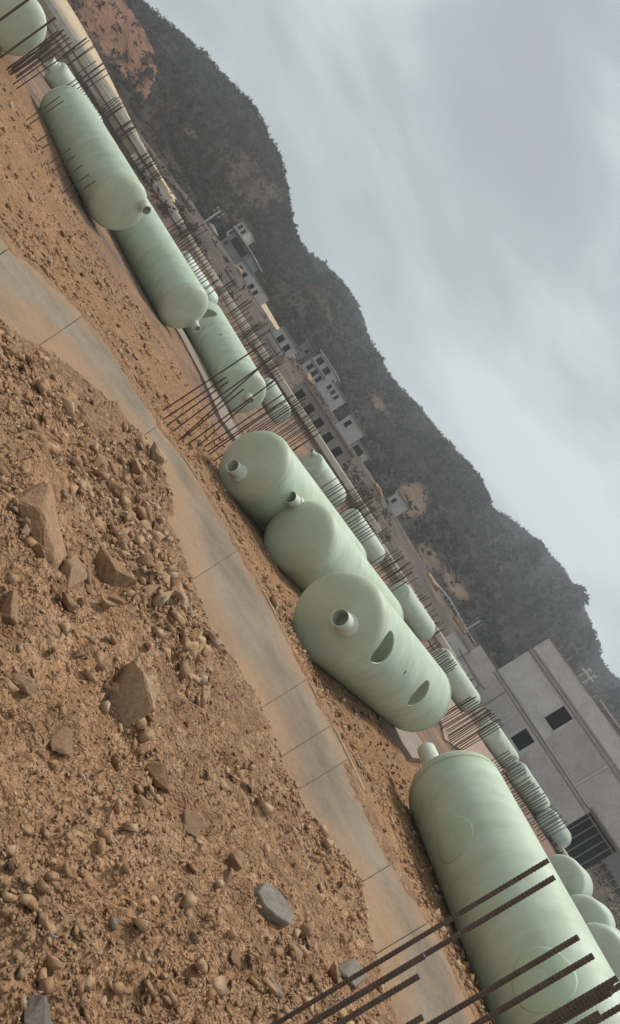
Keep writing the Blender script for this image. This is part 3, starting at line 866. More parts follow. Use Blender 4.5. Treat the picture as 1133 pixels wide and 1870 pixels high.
# tall cluster beside the foundation strip
pairs = [((315, 738), (484, 630)), ((313, 756), (415, 690)), ((320, 768), (418, 697)), ((335, 776), (497, 656)), ((345, 794), (498, 655)), ((360, 801), (502, 698)), ((378, 806), (456, 735)), ((352, 790), (447, 712)), ((405, 795), (522, 718)), ((428, 793), (536, 722)), ((440, 792), (505, 745)), ((470, 790), (560, 728))]
bl = []
for (f, t) in pairs:
    P = on_z(f[0], f[1], .35); dep = float((P - CAM) @ FW)
    if dep > 30: P = at(f[0], f[1], 27.0); dep = 27.0
    Q = at(t[0], t[1], dep)
    bl.append((P[0], P[1], Q[2], .024, Q[0] - P[0], random.uniform(-.1, .1)))
bar_cluster(bl[:8], 'tall rusty bars, some leaning, standing in gravel before the tank with manholes', M_STEEL, 0)
bar_cluster(bl[8:], 'rusty bars just behind the round end of the leftmost close tank', M_STEEL, 1)
# upper left
ul = [(103, 72), (108, 60), (114, 62), (118, 56), (122, 64), (127, 70), (131, 78), (137, 86), (96, 80), (90, 88), (84, 74), (112, 84)]
bar_cluster(from_tops(ul, 33.5, .027, .03, .05), 'dense tall bars at the upper left, before the leftmost front tank', M_STEEL, 1)
bar_cluster(from_tops([(54, 0), (103, 33)], 29, .04, .02, .05), 'two long slanting bars crossing the corner tank at the upper left', M_STEEL)
bar_cluster(from_tops([(98, 238), (90, 262), (130, 270), (138, 284), (152, 302), (163, 318), (175, 330), (110, 176), (116, 183)], 31.5, .02, .03, .03), 'thin bars standing before the side of the pale tank with the high stub', M_STEEL)
# bars beyond the front tanks
bp_bars = [(150, 75), (172, 118), (206, 185), (224, 222), (262, 285), (282, 312), (352, 410), (420, 512), (440, 548), (470, 592), (505, 648), (655, 895), (672, 922), (700, 975), (722, 1012), (735, 1040), (760, 1088), (778, 1120), (790, 1140), (848, 1240)]
def line_tops(a, b, n, jit=4, drop=0.25):
    out = []
    for k in range(n):
        t = (k + random.uniform(-.25, .25)) / max(1, n - 1)
        h = random.uniform(-jit, jit)
        out.append((a[0] + (b[0] - a[0]) * t + h * IU[0], a[1] + (b[1] - a[1]) * t + h * IU[1]))
    return out
FAR = [((148, 140), (196, 225), 9, 62, 'small bars around the distant stepped tank at upper left'),
       ((180, 190), (250, 300), 11, 78, 'small bars along the tan bank beyond the leftmost front tank'),
       ((340, 395), (372, 445), 8, 60, 'small black bars beyond the half hidden tank, left bunch'),
       ((374, 452), (402, 520), 7, 60, 'small black bars beyond the half hidden tank, right bunch'),
       ((545, 720), (590, 790), 9, 44, 'bars between the long low building and the leftmost close tank'),
       ((620, 872), (672, 950), 8, 52, 'black bars above the leftmost of the three close tanks'),
       ((676, 955), (688, 975), 3, 52, 'three black bars beyond the middle of the three close tanks'),
       ((706, 1010), (742, 1062), 6, 52, 'black bars standing beyond the tank with oval manholes'),
       ((802, 1172), (834, 1218), 8, 56, 'crowded bars above the far end of the oval manhole tank'),
       ((862, 1270), (922, 1322), 12, 46, 'crowded bars in the gap before the concrete building'),
       ((930, 1370), (962, 1408), 6, 70, 'small bars under the dark window of the concrete building'),
       ((968, 1420), (1002, 1462), 7, 72, 'small bars before the bare wall of the concrete building'),
       ((1010, 1470), (1040, 1505), 5, 74, 'small bars beside the short lone tank'),
       ((455, 572), (520, 690), 12, 66, 'small bars beyond the tank with manholes')]
for a, b, n, dep, lab in FAR:
    bar_cluster(from_tops(line_tops(a, b, int(n * 1.8)), dep, .03 * dep / 50, .04, .06), lab, M_STEEL)
for i_, (px, py) in enumerate(bp_bars):
    b_ = [(P[0], P[1], P[2], .05, random.uniform(-.1, .1), 0) for P in (at(px + random.uniform(2, 22) * IU[0] + k * 3.2 * IR[0], py + random.uniform(2, 22) * IU[1] + k * 3.2 * IR[1], 89) for k in range(random.randint(6, 9)))]
    bar_cluster(b_, 'small bunch of thin dark bars rising along the long broken block wall', M_STEEL, group='bars along the block wall', n=5)
# bundle of bars lying by the building
root = empty('steel_bundle', at(858, 1225, 86)); tag(root, 'bundle of dark bars lying sloped beside the concrete building', 'rebar')
for k in range(7):
    a = at(838 + k * 1.5, 1184 + k * 3, 86) - at(858, 1225, 86); b = at(874 + k * 2, 1250 + k * 1.5, 84) - at(858, 1225, 86)
    me = tube_mesh('bar', a, b, .07, 6); me.materials.append(M_STEEL); link('bar', me, root)

# ------------------------------------------------------------------ foundation wall of blocks behind the back row
bp = [(40, -120), (130, 45), (190, 165), (250, 272), (330, 378), (405, 490), (480, 612), (545, 705), (640, 872), (690, 955), (745, 1062), (820, 1200), (880, 1292), (1000, 1500)]
bw = [at(x, y, 91) for x, y in bp]
fw_ = empty('foundation_wall', (bw[7][0], bw[7][1], gz(bw[7][0], bw[7][1])))
tag(fw_, 'long low pale wall of broken concrete blocks behind the back row of tanks', 'wall')
acc = 0
B0 = None
for a, b in zip(bw[:-1], bw[1:]):
    L = np.linalg.norm((b - a)[:2]); n = max(1, int(L / 1.35)); e_ = (b - a) / L
    for k in range(n):
        p = a + (b - a) * ((k + .5) / n)
        pyx = 935 + FPX * ((p - CAM) @ RT * IR[1] + (p - CAM) @ UP * IU[1]) / ((p - CAM) @ FW)
        if random.random() < .10 or 690 < pyx < 862: continue; w = L / n * random.uniform(.35, .72); h = random.choice((.15, .4, .8, 1.0, 1.3)) + random.uniform(-.1, .1)
        bm = bmesh.new(); add_box(bm, -w / 2, w / 2, -.3, .3, -1.6, h - .9, None, .05)
        o = from_bm('block', bm, random.choice((M_BEAM, M_BEAM, M_BEAM, M_TAN)), fw_)
        o.location = Vector(p) - fw_.location + Vector((0, random.uniform(-.12, .12), 0)); o.rotation_euler = (0, 0, math.atan2(e_[1], e_[0]) + random.uniform(-.05, .05))

# ------------------------------------------------------------------ tan bank road at the upper left
def ribbon(name, lo, hi, dlo, dhi, mat, th=1.5):
    V = []; F = []
    for i, (p, q) in enumerate(zip(lo, hi)):
        a = at(p[0], p[1], dlo); b = at(q[0], q[1], dhi)
        V += [a - [0, 0, th], a, b, b - [0, 0, th]]
        if i:
            for j in range(3): F.append(((i - 1) * 4 + j, (i - 1) * 4 + j + 1, i * 4 + j + 1, i * 4 + j))
    return mesh_np(name, V, F, mat)
lo = smooth_poly(np.array([(20, -120), (88, 0), (130, 60), (172, 128), (205, 195), (240, 262), (285, 335), (310, 372)], float), 2)
hi = smooth_poly(np.array([(50, -120), (122, 0), (160, 62), (196, 130), (228, 196), (258, 258), (300, 330), (326, 368)], float), 2)
structure(ribbon('dirt_road', lo, hi, 93, 101, M_TAN), 'pale tan dirt road on a bank at the upper left')

# ------------------------------------------------------------------ the concrete building at the right
P0 = at(1003, 1165, 110)
E_ = np.array([.87, -.49]); E_ /= np.linalg.norm(E_)
NB = np.array([E_[1], -E_[0]])                        # outward, towards the camera
def fac(px, py):
    q = ray(px, py); o_ = CAM[:2] - P0[:2]
    t = -(o_ @ NB) / (q[:2] @ NB)
    P = CAM + q * t
    return float((P[:2] - P0[:2]) @ E_), float(P[2])
bld = empty('concrete_building', (P0[0], P0[1], 0), math.atan2(E_[1], E_[0]))
tag(bld, 'large unfinished concrete building with dark window openings at the right edge', 'building')
# local: x along the facade, y into the building, z up
def rects_minus(x0, x1, z0, z1, ops):
    xs = sorted({x0, x1, *[q for o in ops for q in o[:2]]}); zs = sorted({z0, z1, *[q for o in ops for q in o[2:]]})
    xs = [q for q in xs if x0 <= q <= x1]; zs = [q for q in zs if z0 <= q <= z1]
    out = []
    for a, b in zip(xs[:-1], xs[1:]):
        for c, d in zip(zs[:-1], zs[1:]):
            mx, mz = (a + b) / 2, (c + d) / 2
            if not any(o[0] < mx < o[1] and o[2] < mz < o[3] for o in ops): out.append((a, b, c, d))
    return out
def wall_panel(name, parent, x0, x1, z0, z1, ops, y0, y1, mat):
    bm = bmesh.new()
    for (a, b, c, d) in rects_minus(x0, x1, z0, z1, ops): add_box(bm, a, b, y0, y1, c, d)
    return from_bm(name, bm, mat, parent)
def quad_uz(c):
    q = [fac(*p) for p in c]; return min(p[0] for p in q), max(p[0] for p in q), min(p[1] for p in q), max(p[1] for p in q)
zt = P0[2]
u_, z2 = fac(965, 1183)
z2 = zt - 3.1; z1 = 5.75
W2 = (fac(1003, 1321)[0] - .1, fac(1038, 1301)[0] + 1.6, 0, 0)
c2 = fac(1021, 1311); c1 = fac(955, 1350)
w2 = (c2[0] - 1.0, c2[0] + 1.0, c2[1] - 1.55, c2[1] + 1.45)
w1 = (c1[0] - 1.0, c1[0] + 1.05, c1[1] - 1.25, c1[1] + 1.15)
LEN = 26.0
wall_panel('wall', bld, 0, LEN, z1, z2, [w2], 0, .3, M_WALL2)
wall_panel('parapet', bld, 0.0, LEN, z2, zt, [], .05, .35, M_WALL)
cp = fac(1090, 1545)
porch = (cp[0] - 3.6, cp[0] + 9.0, -.5, cp[1] + 1.9)
wall_panel('wall', bld, -4.2, LEN, -.6, z1, [w1, porch], -.02, .3, M_WALL)
box('side_wall', M_WALL, bld, 0, .3, .3, 10, -.6, zt - .01)
box('back_wall', M_DARK, bld, .3, LEN, 5, 5.2, -.6, z2)  # shade of the unlit rooms put into near-black wall and slab colour
box('roof', M_WALL, bld, .3, LEN, .35, 10, z2 - .1, z2 + .1)
box('floor_slab', M_DARK, bld, .3, LEN, .3, 5, z1 - .2, z1)
for z, d in ((z2 - .12, .22), (z2 + .34, .14), (z1 - .05, .24), (z1 - .55, .12)):
    box('ledge', M_LEDGE, bld, -.05, LEN, -d, 0.045, z, z + .16)
box('parapet_cap', M_LEDGE, bld, -.06, LEN, -.04, .4, zt, zt + .16)
for x in (17.4, 24.5):
    box('pilaster', M_WALL, bld, x - .14, x + .14, -.10, -.056, z1 + .12, zt - .02)
box('pilaster', M_WALL, bld, 6.1, 6.35, -.12, -.021, -.5, z1 - .6)
# panel joints as thin proud strips and a lower canopy
box('canopy', M_LEDGE, bld, porch[0] - .3, porch[1] + .3, -.7, -.03, porch[3] + .02, porch[3] + .28)
for k in range(12):
    x = porch[0] + .5 + k * 1.0
    if x < porch[1]: box('shutter_bar', M_GREYW, bld, x - .06, x + .06, .5, .6, -.5, porch[3] - .05)
for (a, b, c, d) in ((.5, w2[0] - .35, z1 + .35, z2 - .35), (w2[1] + .35, 17.2, z1 + .35, z2 - .35), (17.6, LEN - .3, z1 + .35, z2 - .35), (.4, 9.6, z2 + .65, zt - .35), (10.0, LEN - .3, z2 + .65, zt - .35), (.4, w1[0] - .4, .6, z1 - .8), (w1[1] + .4, porch[0] - .5, .6, z1 - .8)):
    box('wall_panel', random.choice((M_WALL2, M_WALL3)), bld, a, b, -.055, (-.003 if c < z2 else .047), c, d, .02)
# annex and rubble on its left
box('annex', M_WALL2, bld, -7.6, -4.25, -.6, 5, -.8, 4.0)
box('annex_roof', M_LEDGE, bld, -7.8, -4.1, -.8, 5.2, 4.01, 4.2)
box('drain_pipe', M_LEDGE, bld, 3.0, 3.12, -.16, -.05, -.4, z1 - .6)
# guard rail on the roof with posts, and pipes
rl = empty('roof_rail', (P0[0], P0[1], zt + .16), math.atan2(E_[1], E_[0])); tag(rl, 'thin metal railing along the top of the concrete building', 'railing')
for k in range(14): box('post', M_METAL, rl, k * 1.9 - .03, k * 1.9 + .03, .05, .11, 0, .75)
box('rail', M_LEDGE, rl, -.6, LEN, .04, .12, .75, .82)
for k, (px, py) in enumerate(((1058, 1232), (1064, 1245))):
    u, z = fac(px, py)
    pr = empty('vent_pipe', tuple(np.append(P0[:2] + E_ * u - NB * .8, zt)), math.atan2(E_[1], E_[0]))
    tag(pr, ('pale vent pipe with a cross piece on the concrete building\'s roof, left one', 'pale vent pipe with a cross piece on the concrete building\'s roof, right one')[k], 'pipe')
    for nm, a, b in (('stem', (0, 0, -.2), (0, 0, 1.9)), ('arm', (-.6, 0, 1.3), (.6, 0, 1.45)), ('hood', (-.2, 0, 1.95), (.35, 0, 2.1))):
        me = tube_mesh(nm, a, b, .12, 8); me.materials.append(M_WHITEW); link(nm, me, pr)
# farther block
Q0 = at(1096, 1282, 135)
b2 = empty('concrete_block_building', (Q0[0], Q0[1], 2), math.atan2(E_[1], E_[0])); tag(b2, 'grey flat topped building peeping over the concrete building at the right edge', 'building')
zq = Q0[2] - 2
box('wall', M_GREYW, b2, 0, 30, 0, 9, -3, zq)
for k in range(3): box('ledge', M_LEDGE, b2, -.1, 30.1, -.25, -.01, zq - .2 - k * 1.5, zq - k * 1.5 + .02)
box('roof_slab', M_WALL, b2, -.3, 30.3, -.3, 9.3, zq + .03, zq + .3)

# ------------------------------------------------------------------ village at the foot of the hills
def house(base, depth, w, h, d, rz, label, wall, wins=(), slab=.3, floors=1, tank_=False, name='house', roofmat=None):
    P = at(base[0], base[1], depth); g = min(gz(P[0], P[1]), P[2])
    r = empty(name, (P[0], P[1], P[2]), rz); tag(r, label, 'house')
    zb = g - P[2] - .5
    ops = [(x, x + ww, z, z + hh) for (x, z, ww, hh) in wins]
    wall_panel('wall', r, 0, w, zb, h, ops, 0, .25, wall)
    box('side_wall', wall, r, 0, .25, .26, d, zb, h); box('side_wall', wall, r, w - .25, w, .26, d, zb, h)
    box('back_wall', wall, r, .26, w - .26, d - .25, d, zb, h)
    for (a, b, c, e_) in ops:
        pz = box('window', M_DARK, r, a - .02, b + .02, .12, .16, c - .02, e_ + .02)
        box('window_sill', wall, pz, a - .1, b + .1, -.1, -.01, c - .12, c - .01)
    box('roof', roofmat or M_GREYW, r, -slab, w + slab, -slab * 1.6, d + slab, h + .01, h + .22)
    if floors > 1:
        for k in range(1, floors): box('floor_edge', M_LEDGE, r, -.15, w + .15, -.5, -.01, h * k / floors - .08, h * k / floors + .08)
    if tank_:
        bm = bmesh.new(); pipe_mesh(bm, (w * .7, d * .5, h + .3), (0, 0, 1), .6, 1.1, .05, 14, False); from_bm('water_tank', bm, M_WHITEW, r)
    return r
F5 = [(1.3 + 2.6 * k, .5, .95, 1.15) for k in range(5)]
A1 = at(524, 716, 97); A2 = at(614, 852, 97)
L1 = float(np.linalg.norm((A2 - A1)[:2]))
house((524, 716), 97, L1, 2.5, 6, math.atan2(A2[1] - A1[1], A2[0] - A1[0]), 'long low grey building with five dark openings behind the tall bars', M_GREYW,
      [(L1 * (.06 + .19 * k), .55, 1.0, 1.2) for k in range(5)], .25, roofmat=M_LEDGE, name='long_building')
house((552, 668), 165, 5.2, 4.8, 6, -.15, 'two storey white house with flat overhanging roof at the hill foot, middle', M_WHITEW, [(.6, .5, 1.0, 1.5), (2.2, .5, 1.0, 1.5), (3.8, .5, .9, 1.5), (.5, 2.9, 1.5, 1.4), (3.0, 2.9, 1.5, 1.4)], .5, 2, roofmat=M_WHITEW)
house((404, 440), 160, 6.6, 3.6, 6, -.2, 'grey house with a deep roof slab and wide dark opening at the hill foot', M_GREYW, [(1.0, 1.5, 4.6, 1.5), (.5, .2, .9, .9)], .6, 1, roofmat=M_WHITEW)
house((425, 488), 158, 3.8, 2.6, 4, -.1, 'small pale house stepped below the grey deep roofed house', M_WHITEW, [(.6, .4, .9, 1.2), (2.2, .4, .9, 1.2)], .3)
house((385, 478), 135, 3.0, 2.3, 4, .1, 'small brown grey hut nearest the utility pole with crossarms', M_GREYW, [(.5, .3, .8, 1.3)], .3)
house((495, 610), 130, 4.4, 2.3, 4, .05, 'low white walled shed beside the pale earth terrace', M_WHITEW, [(1.0, .3, 1.0, 1.2), (2.8, .3, .9, 1.2)], .25)
house((620, 770), 128, 3.2, 2.3, 4, -.2, 'small white hut behind the long low building', M_WHITEW, [(.6, .3, .8, 1.3)], .25)
house((706, 912), 150, 3.2, 2.6, 4, -.2, 'small whitish hut under the orange earth slip', M_WHITEW, [(.6, .5, .7, 1.1)], .2)
house((236, 215), 150, 8.0, 1.8, 4, .4, 'row of pale huts with dark doorways beyond the tan dirt road', M_WHITEW, [(.5 + 1.5 * k, .1, .8, 1.3) for k in range(5)], .2)
house((268, 268), 150, 3.2, 2.0, 4, .3, 'pale small hut right of the row of huts', M_WHITEW, [(.7, .2, .8, 1.2)], .2)
house((535, 640), 168, 2.6, 3.4, 4, -.1, 'narrow pale house left of the two storey white house', M_GREYW, [(.4, .4, .7, 1.2), (1.5, 1.9, .7, 1.0)], .3)
house((448, 520), 140, 3.4, 2.0, 3, -.3, 'low roofless brown hut below the small pale house', M_WALL, [(.5, .2, .9, 1.0), (2.0, .2, .8, 1.0)], .1)
house((396, 505), 118, 2.6, 1.6, 2.5, .2, 'tiny grey shed just beyond the broken block wall, under the grey house', M_GREYW, [(.8, .2, .8, 1.0)], .2)
house((470, 630), 112, 2.8, 1.5, 2.5, .1, 'tiny white shed just beyond the broken block wall, under the low white shed', M_WHITEW, [(.9, .1, .8, 1.0)], .15)
house((640, 815), 150, 3.0, 1.8, 3, -.3, 'small pale open shed by the roadside wall, right of the white hut', M_WHITEW, [(.4, .1, 2.2, 1.3)], .3)
house((590, 705), 160, 4.2, 2.2, 4, -.2, 'long white low house right of the two storey white house', M_WHITEW, [(.5, .4, .8, 1.1), (1.8, .4, .8, 1.1), (3.1, .4, .7, 1.1)], .25)
house((412, 425), 165, 3.0, 4.2, 4, -.2, 'narrow two storey house behind the grey deep roofed house', M_WALL, [(.4, .6, .8, 1.2), (1.7, .6, .8, 1.2), (.4, 2.6, .8, 1.1), (1.7, 2.6, .8, 1.1)], .3, 2)
# pale earth terrace with a sloping white sheet roof
te = [at(468, 560, 140), at(545, 672, 140), at(535, 640, 158), at(480, 545, 158)]
bm = bmesh.new()
vs = [bm.verts.new(tuple(p)) for p in te]; f = bm.faces.new(vs)
ex = bmesh.ops.extrude_face_region(bm, geom=[f])
for v in ex['geom']:
    if isinstance(v, bmesh.types.BMVert): v.co.z -= 3.5
tag(from_bm('earth_terrace', bm, M_TAN), 'pale tan levelled terrace below the village houses', 'terrace')

def wall_line(name, pts, depth, h, th, mat, label, cat, posts=0):
    ps = [at(x, y, depth if np.isscalar(depth) else depth[i]) for i, (x, y) in enumerate(pts)]
    o0 = Vector(ps[0]); r = empty(name, o0); tag(r, label, cat)
    V = []; F = []
    for i, p in enumerate(ps):
        q = np.array(p) - np.array(o0)
        zb = gz(p[0], p[1]) - p[2] - 1.0 if not posts else -.12
        V += [q + [0, 0, min(zb, -h)] if not posts else q + [0, 0, -.25], q, q + [0, th, 0], q + [0, th, min(zb, -h)] if not posts else q + [0, th, -.25]]
        if i:
            for j in range(3): F.append(((i - 1) * 4 + j, (i - 1) * 4 + j + 1, i * 4 + j + 1, i * 4 + j))
    mesh_np('coping' if not posts else 'rail', V, F, mat, r)
    if posts:
        for i in range(len(ps) - 1):
            for k in range(posts):
                p = ps[i] + (ps[i + 1] - ps[i]) * k / posts - np.array(o0)
                zz = gz(p[0] + o0.x, p[1] + o0.y) - o0.z - .3
                box('post', mat, r, p[0] - .09, p[0] + .09, p[1] + .02, p[1] + .2, min(zz, p[2] - .9), p[2] + .12)
    return r
wall_line('roadside_wall', [(308, 306), (318, 324), (332, 344), (347, 362), (360, 385), (373, 405)], 150, .8, .5, M_WHITEW, 'pale curved roadside wall climbing to the village', 'wall')
wall_line('roadside_wall', [(210, 130), (219, 146), (222, 165)], 148, .6, .5, M_WHITEW, 'short white roadside wall beyond the tan dirt road', 'wall')
wall_line('roadside_wall', [(500, 600), (540, 655), (575, 700), (600, 740), (622, 775), (650, 830), (690, 900), (715, 935)], 152, .7, .5, M_GREYW, 'long thin grey roadside wall along the hill foot', 'wall')
wall_line('guard_rail', [(778, 1048), (800, 1066), (822, 1092), (838, 1120), (856, 1152), (874, 1182), (895, 1212)], 152, .8, .12, M_WHITEW, 'white guard rail on posts along the hill road beside the concrete building', 'guard rail', posts=3)
def pole(base, depth, h, label, arms=2, lean=0):
    P = at(base[0], base[1], depth); g = gz(P[0], P[1]) - .3
    r = empty('utility_pole', (P[0], P[1], g)); tag(r, label, 'pole', 'utility poles')
    H = P[2] - g + h
    me = tube_mesh('shaft', (0, 0, 0), (lean, 0, H), .14, 8); me.materials.append(M_WALL); link('shaft', me, r)
    for k in range(arms):
        z = H - .3 - .7 * k
        box('crossarm', M_GREYW, r, lean - .9 + .2 * k, lean + .9 - .2 * k, -.08, .08, z - .07, z + .07)
        for q in (-.7, 0, .7):
            box('insulator', M_WHITEW, r, lean + q - .07, lean + q + .07, -.06, .06, z + .08, z + .35)
pole((352, 420), 132, 5.6, 'utility pole with crossarms standing among the village huts', 2)
pole((503, 662), 130, 2.8, 'thin bare pole before the reddish slope in the middle', 0)
pole((864, 1142), 152, 1.6, 'short pole with a crossarm on the guard rail road', 1)
pole((226, 166), 150, 1.2, 'short pole at the end of the tan dirt road', 1)
pole((560, 662), 166, 2.2, 'low pole with crossarms left of the two storey white house', 2)

# ------------------------------------------------------------------ rubble
def hull(npts, seed, flat=.75, sub=0, noise=0.0):
    rr = np.random.default_rng(seed)
    p = rr.normal(0, 1, (npts, 3)); p /= np.linalg.norm(p, axis=1, keepdims=True)
    p *= rr.uniform(.75, 1.1, (npts, 1)); p *= [rr.uniform(.85, 1.15), rr.uniform(.65, 1.0), flat * rr.uniform(.75, 1.1)]
    bm = bmesh.new(); vs = [bm.verts.new(q) for q in p]
    bmesh.ops.convex_hull(bm, input=vs)
    for v in [v for v in bm.verts if not v.link_faces]: bm.verts.remove(v)
    if sub:
        bmesh.ops.bevel(bm, geom=list(bm.edges), offset=.035, segments=1, affect='EDGES')
        bmesh.ops.triangulate(bm, faces=list(bm.faces))
        for _ in range(sub): bmesh.ops.subdivide_edges(bm, edges=list(bm.edges), cuts=1, use_grid_fill=True)
        bmesh.ops.triangulate(bm, faces=list(bm.faces))
        for v in bm.verts:
            c = v.co
            q = fbm(np.array(c.x * 1.7 + seed), np.array(c.y * 1.7 + c.z * 1.3), 4, .6)
            v.co = c * (1 + noise * float(q))
    else:
        bmesh.ops.triangulate(bm, faces=list(bm.faces))
    bmesh.ops.recalc_face_normals(bm, faces=list(bm.faces))
    bm.verts.index_update()
    V = np.array([v.co[:] for v in bm.verts]); F = np.array([[v.index for v in f.verts] for f in bm.faces])
    bm.free(); return V, F
TPL = [hull(7, 100 + k) for k in range(16)]
TPL_GRIT = [hull(6, 500 + k) for k in range(16)]
def rot_mats(n):
    q = rng.normal(0, 1, (n, 4)); q /= np.linalg.norm(q, axis=1, keepdims=True)
    w, x, y, z = q.T
    return np.stack([1 - 2 * (y * y + z * z), 2 * (x * y - z * w), 2 * (x * z + y * w), 2 * (x * y + z * w), 1 - 2 * (x * x + z * z), 2 * (y * z - x * w), 2 * (x * z - y * w), 2 * (y * z + x * w), 1 - 2 * (x * x + y * y)], -1).reshape(n, 3, 3)
def stones_mesh(name, pos, size, mat, label, cat, TPL=TPL):
    Vs, Fs, Ts = [], [], []; off = 0
    which = rng.integers(0, len(TPL), len(pos)); Rm = rot_mats(len(pos))
    for k, (tv, tf) in enumerate(TPL):
        s_ = np.where(which == k)[0]
        if not len(s_): continue
        v = np.einsum('nij,vj->nvi', Rm[s_], tv) * size[s_][:, None, None]
        v[:, :, 2] *= .8
        v += pos[s_][:, None, :]
        f = tf[None] + (np.arange(len(s_)) * len(tv))[:, None, None] + off
        Vs.append(v.reshape(-1, 3)); Fs.append(f.reshape(-1, 3)); Ts.append(np.repeat(rng.random(len(s_)), len(tv))); off += v.shape[0] * v.shape[1]
    o = mesh_np(name, np.concatenate(Vs), np.concatenate(Fs), mat)
    attr(o.data, 'tone', np.concatenate(Ts)); o['kind'] = 'stuff'; o['label'] = label; o['category'] = cat
    return o
# candidates over the rubble bank (a wedge in front of the camera, well past the frame)
n = 260000
r = 1.0 * np.exp(rng.random(n) * math.log(19 / 1.0)); a = np.radians(rng.uniform(-62, 62, n))
x = r * np.sin(a); y = r * np.cos(a)
wob = 0.35 * fbm(x * 1.1, y * 1.1, 4)
sl = -sdist(EDGE_L, x, y) + wob
size = 0.0100 * (1 - rng.random(n)) ** (-1 / 2.15)
size = np.minimum(size, .095) * np.clip(r / 5.0, .55, 1.6)
clump = fbm(x * .55 + 5, y * .55, 4, .6)
size = size * np.clip(1 + .7 * clump, .65, 1.4)
keep = (sl > 0.02) & (size > .0019 * r) & (rng.random(n) < np.where(size < .022, np.clip(.85 + clump, .5, 1), np.clip(.6 + 1.5 * clump, .18, 1)))
keep &= ~((sl < .6) & (size > .07))
x, y, size, r, sl = x[keep], y[keep], size[keep], r[keep], sl[keep]
z = ground_z(x, y) + size * rng.uniform(-.05, .45, len(x))
big = np.argsort(-(size / r))[:150]
mask = np.ones(len(x), bool); mask[big] = False
small = np.where(mask)[0][:118000]
grit = small[size[small] < .02]; small = small[size[small] >= .02]
stones_mesh('rubble', np.stack([x, y, z], -1)[small], size[small], M_STONE, 'loose broken stones covering the bank this side of the road', 'rubble')
stones_mesh('grit', np.stack([x, y, z], -1)[grit], size[grit], M_STONE, 'fine brown grit and crumbs between the stones of the near bank', 'grit', TPL_GRIT)
ROCKS = []
for k in range(10):
    v, f = hull(9, 300 + k, .6, 1, .12)
    me = bpy.data.meshes.new('stone'); me.from_pydata(v.tolist(), [], f.tolist()); me.materials.append(M_STONE)
    ROCKS.append(me)
for i in big:
    o = link('stone', ROCKS[int(rng.integers(0, 10))]); s_ = float(size[i]) * 1.05
    o.location = (x[i], y[i], z[i]); o.scale = (s_, s_ * random.uniform(.75, 1.1), s_ * random.uniform(.55, .9)); o.rotation_euler = (random.uniform(-.5, .5), random.uniform(-.5, .5), random.uniform(0, 6.28))
    tag(o, 'fist sized brown stone lying in the loose rubble of the near bank', 'stone', 'stones in the near rubble')
# boulders and slabs that stand out
def boulder(px, py, wpx, label, seed, flat=.65, mat=M_STONE, asp=1.0, sink=.25, npts=14, rz=None, zoff=0):
    P = on_z(px, py, 1.75)
    for _ in range(6): P = on_z(px, py, gz(P[0], P[1]) + .05)
    dep = float((P - CAM) @ FW); s_ = wpx / 2 * dep / FPX
    v, f = hull(npts, seed, flat, 2, .22)
    v = v / np.abs(v[:, 0]).max()
    me = bpy.data.meshes.new('boulder'); me.from_pydata(v.tolist(), [], f.tolist()); me.materials.append(mat)
    o = link('boulder', me); o.scale = (s_, s_ * asp, s_)
    o.location = (P[0], P[1], gz(P[0], P[1]) + s_ * flat * (.5 - sink) + zoff)
    o.rotation_euler = (random.uniform(-.15, .15), random.uniform(-.15, .15), random.uniform(0, 6.28) if rz is None else rz)
    return tag(o, label, 'rock', 'large rocks on the near bank')
boulder(80, 955, 195, 'broad ridged brown boulder near the left edge, largest of the bank', 11, .6, asp=.9)
boulder(212, 1052, 122, 'rounded tan boulder with a dark crack below it, right of the broad ridged one', 12, .75)
boulder(222, 1262, 128, 'large upright tan boulder with an angular face, in the middle of the rubble', 13, .95, asp=.7)
boulder(282, 836, 58, 'orange brown rock at the narrow bend of the road\'s edge', 14, .75)
boulder(30, 1105, 84, 'pale blocky rock at the left edge below the broad boulder', 15, .8)
P = on_z(495, 1655, 1.75)
for _ in range(6): P = on_z(495, 1655, gz(P[0], P[1]) + .06)
bm = bmesh.new(); dep = float((P - CAM) @ FW); s_ = 50 * dep / FPX
ol = [(-1.0, -.35), (-.75, .42), (-.2, .62), (.55, .5), (1.0, .12), (.82, -.42), (.1, -.6), (-.55, -.62)]
top = [bm.verts.new((a * s_, b * s_ * .85, random.uniform(-.006, .006))) for a, b in ol]; bot = [bm.verts.new((a * s_ * 1.04, b * s_ * .9, -.09 + random.uniform(-.015, .015))) for a, b in ol]
bm.faces.new(top); bm.faces.new(bot[::-1])
for k in range(8): bm.faces.new((top[k], bot[k], bot[(k + 1) % 8], top[(k + 1) % 8]))
bmesh.ops.bevel(bm, geom=list(bm.edges), offset=.008, segments=1, affect='EDGES')
o = from_bm('concrete_slab', bm, M_GREYSTONE); o.location = (P[0], P[1], gz(P[0], P[1]) + .10); o.rotation_euler = (.30, -.12, .25)
tag(o, 'flat grey slab of broken concrete lying tilted near the bars', 'slab')
boulder(90, 1852, 120, 'cracked grey green rock in the bottom left corner', 17, .55, M_GREYSTONE)
boulder(290, 1415, 74, 'reddish tan rock with a pale side below the upright boulder', 18, .7)
boulder(365, 1490, 56, 'dark rounded rock by the smooth dirt strip', 19, .7)
boulder(640, 1780, 70, 'mossy grey rock at the road\'s edge beside the close bars', 20, .6, M_GREYSTONE)
boulder(545, 1735, 56, 'tan rock between the flat slab and the close bars', 21, .75)
boulder(432, 1565, 48, 'pale tan rock just left of the flat grey slab', 22, .75)
boulder(548, 1582, 30, 'small tan rock with a dark gap beside it above the flat grey slab', 23, .7)
boulder(140, 1046, 84, 'leaning flat rock between the two largest boulders', 24, .6)
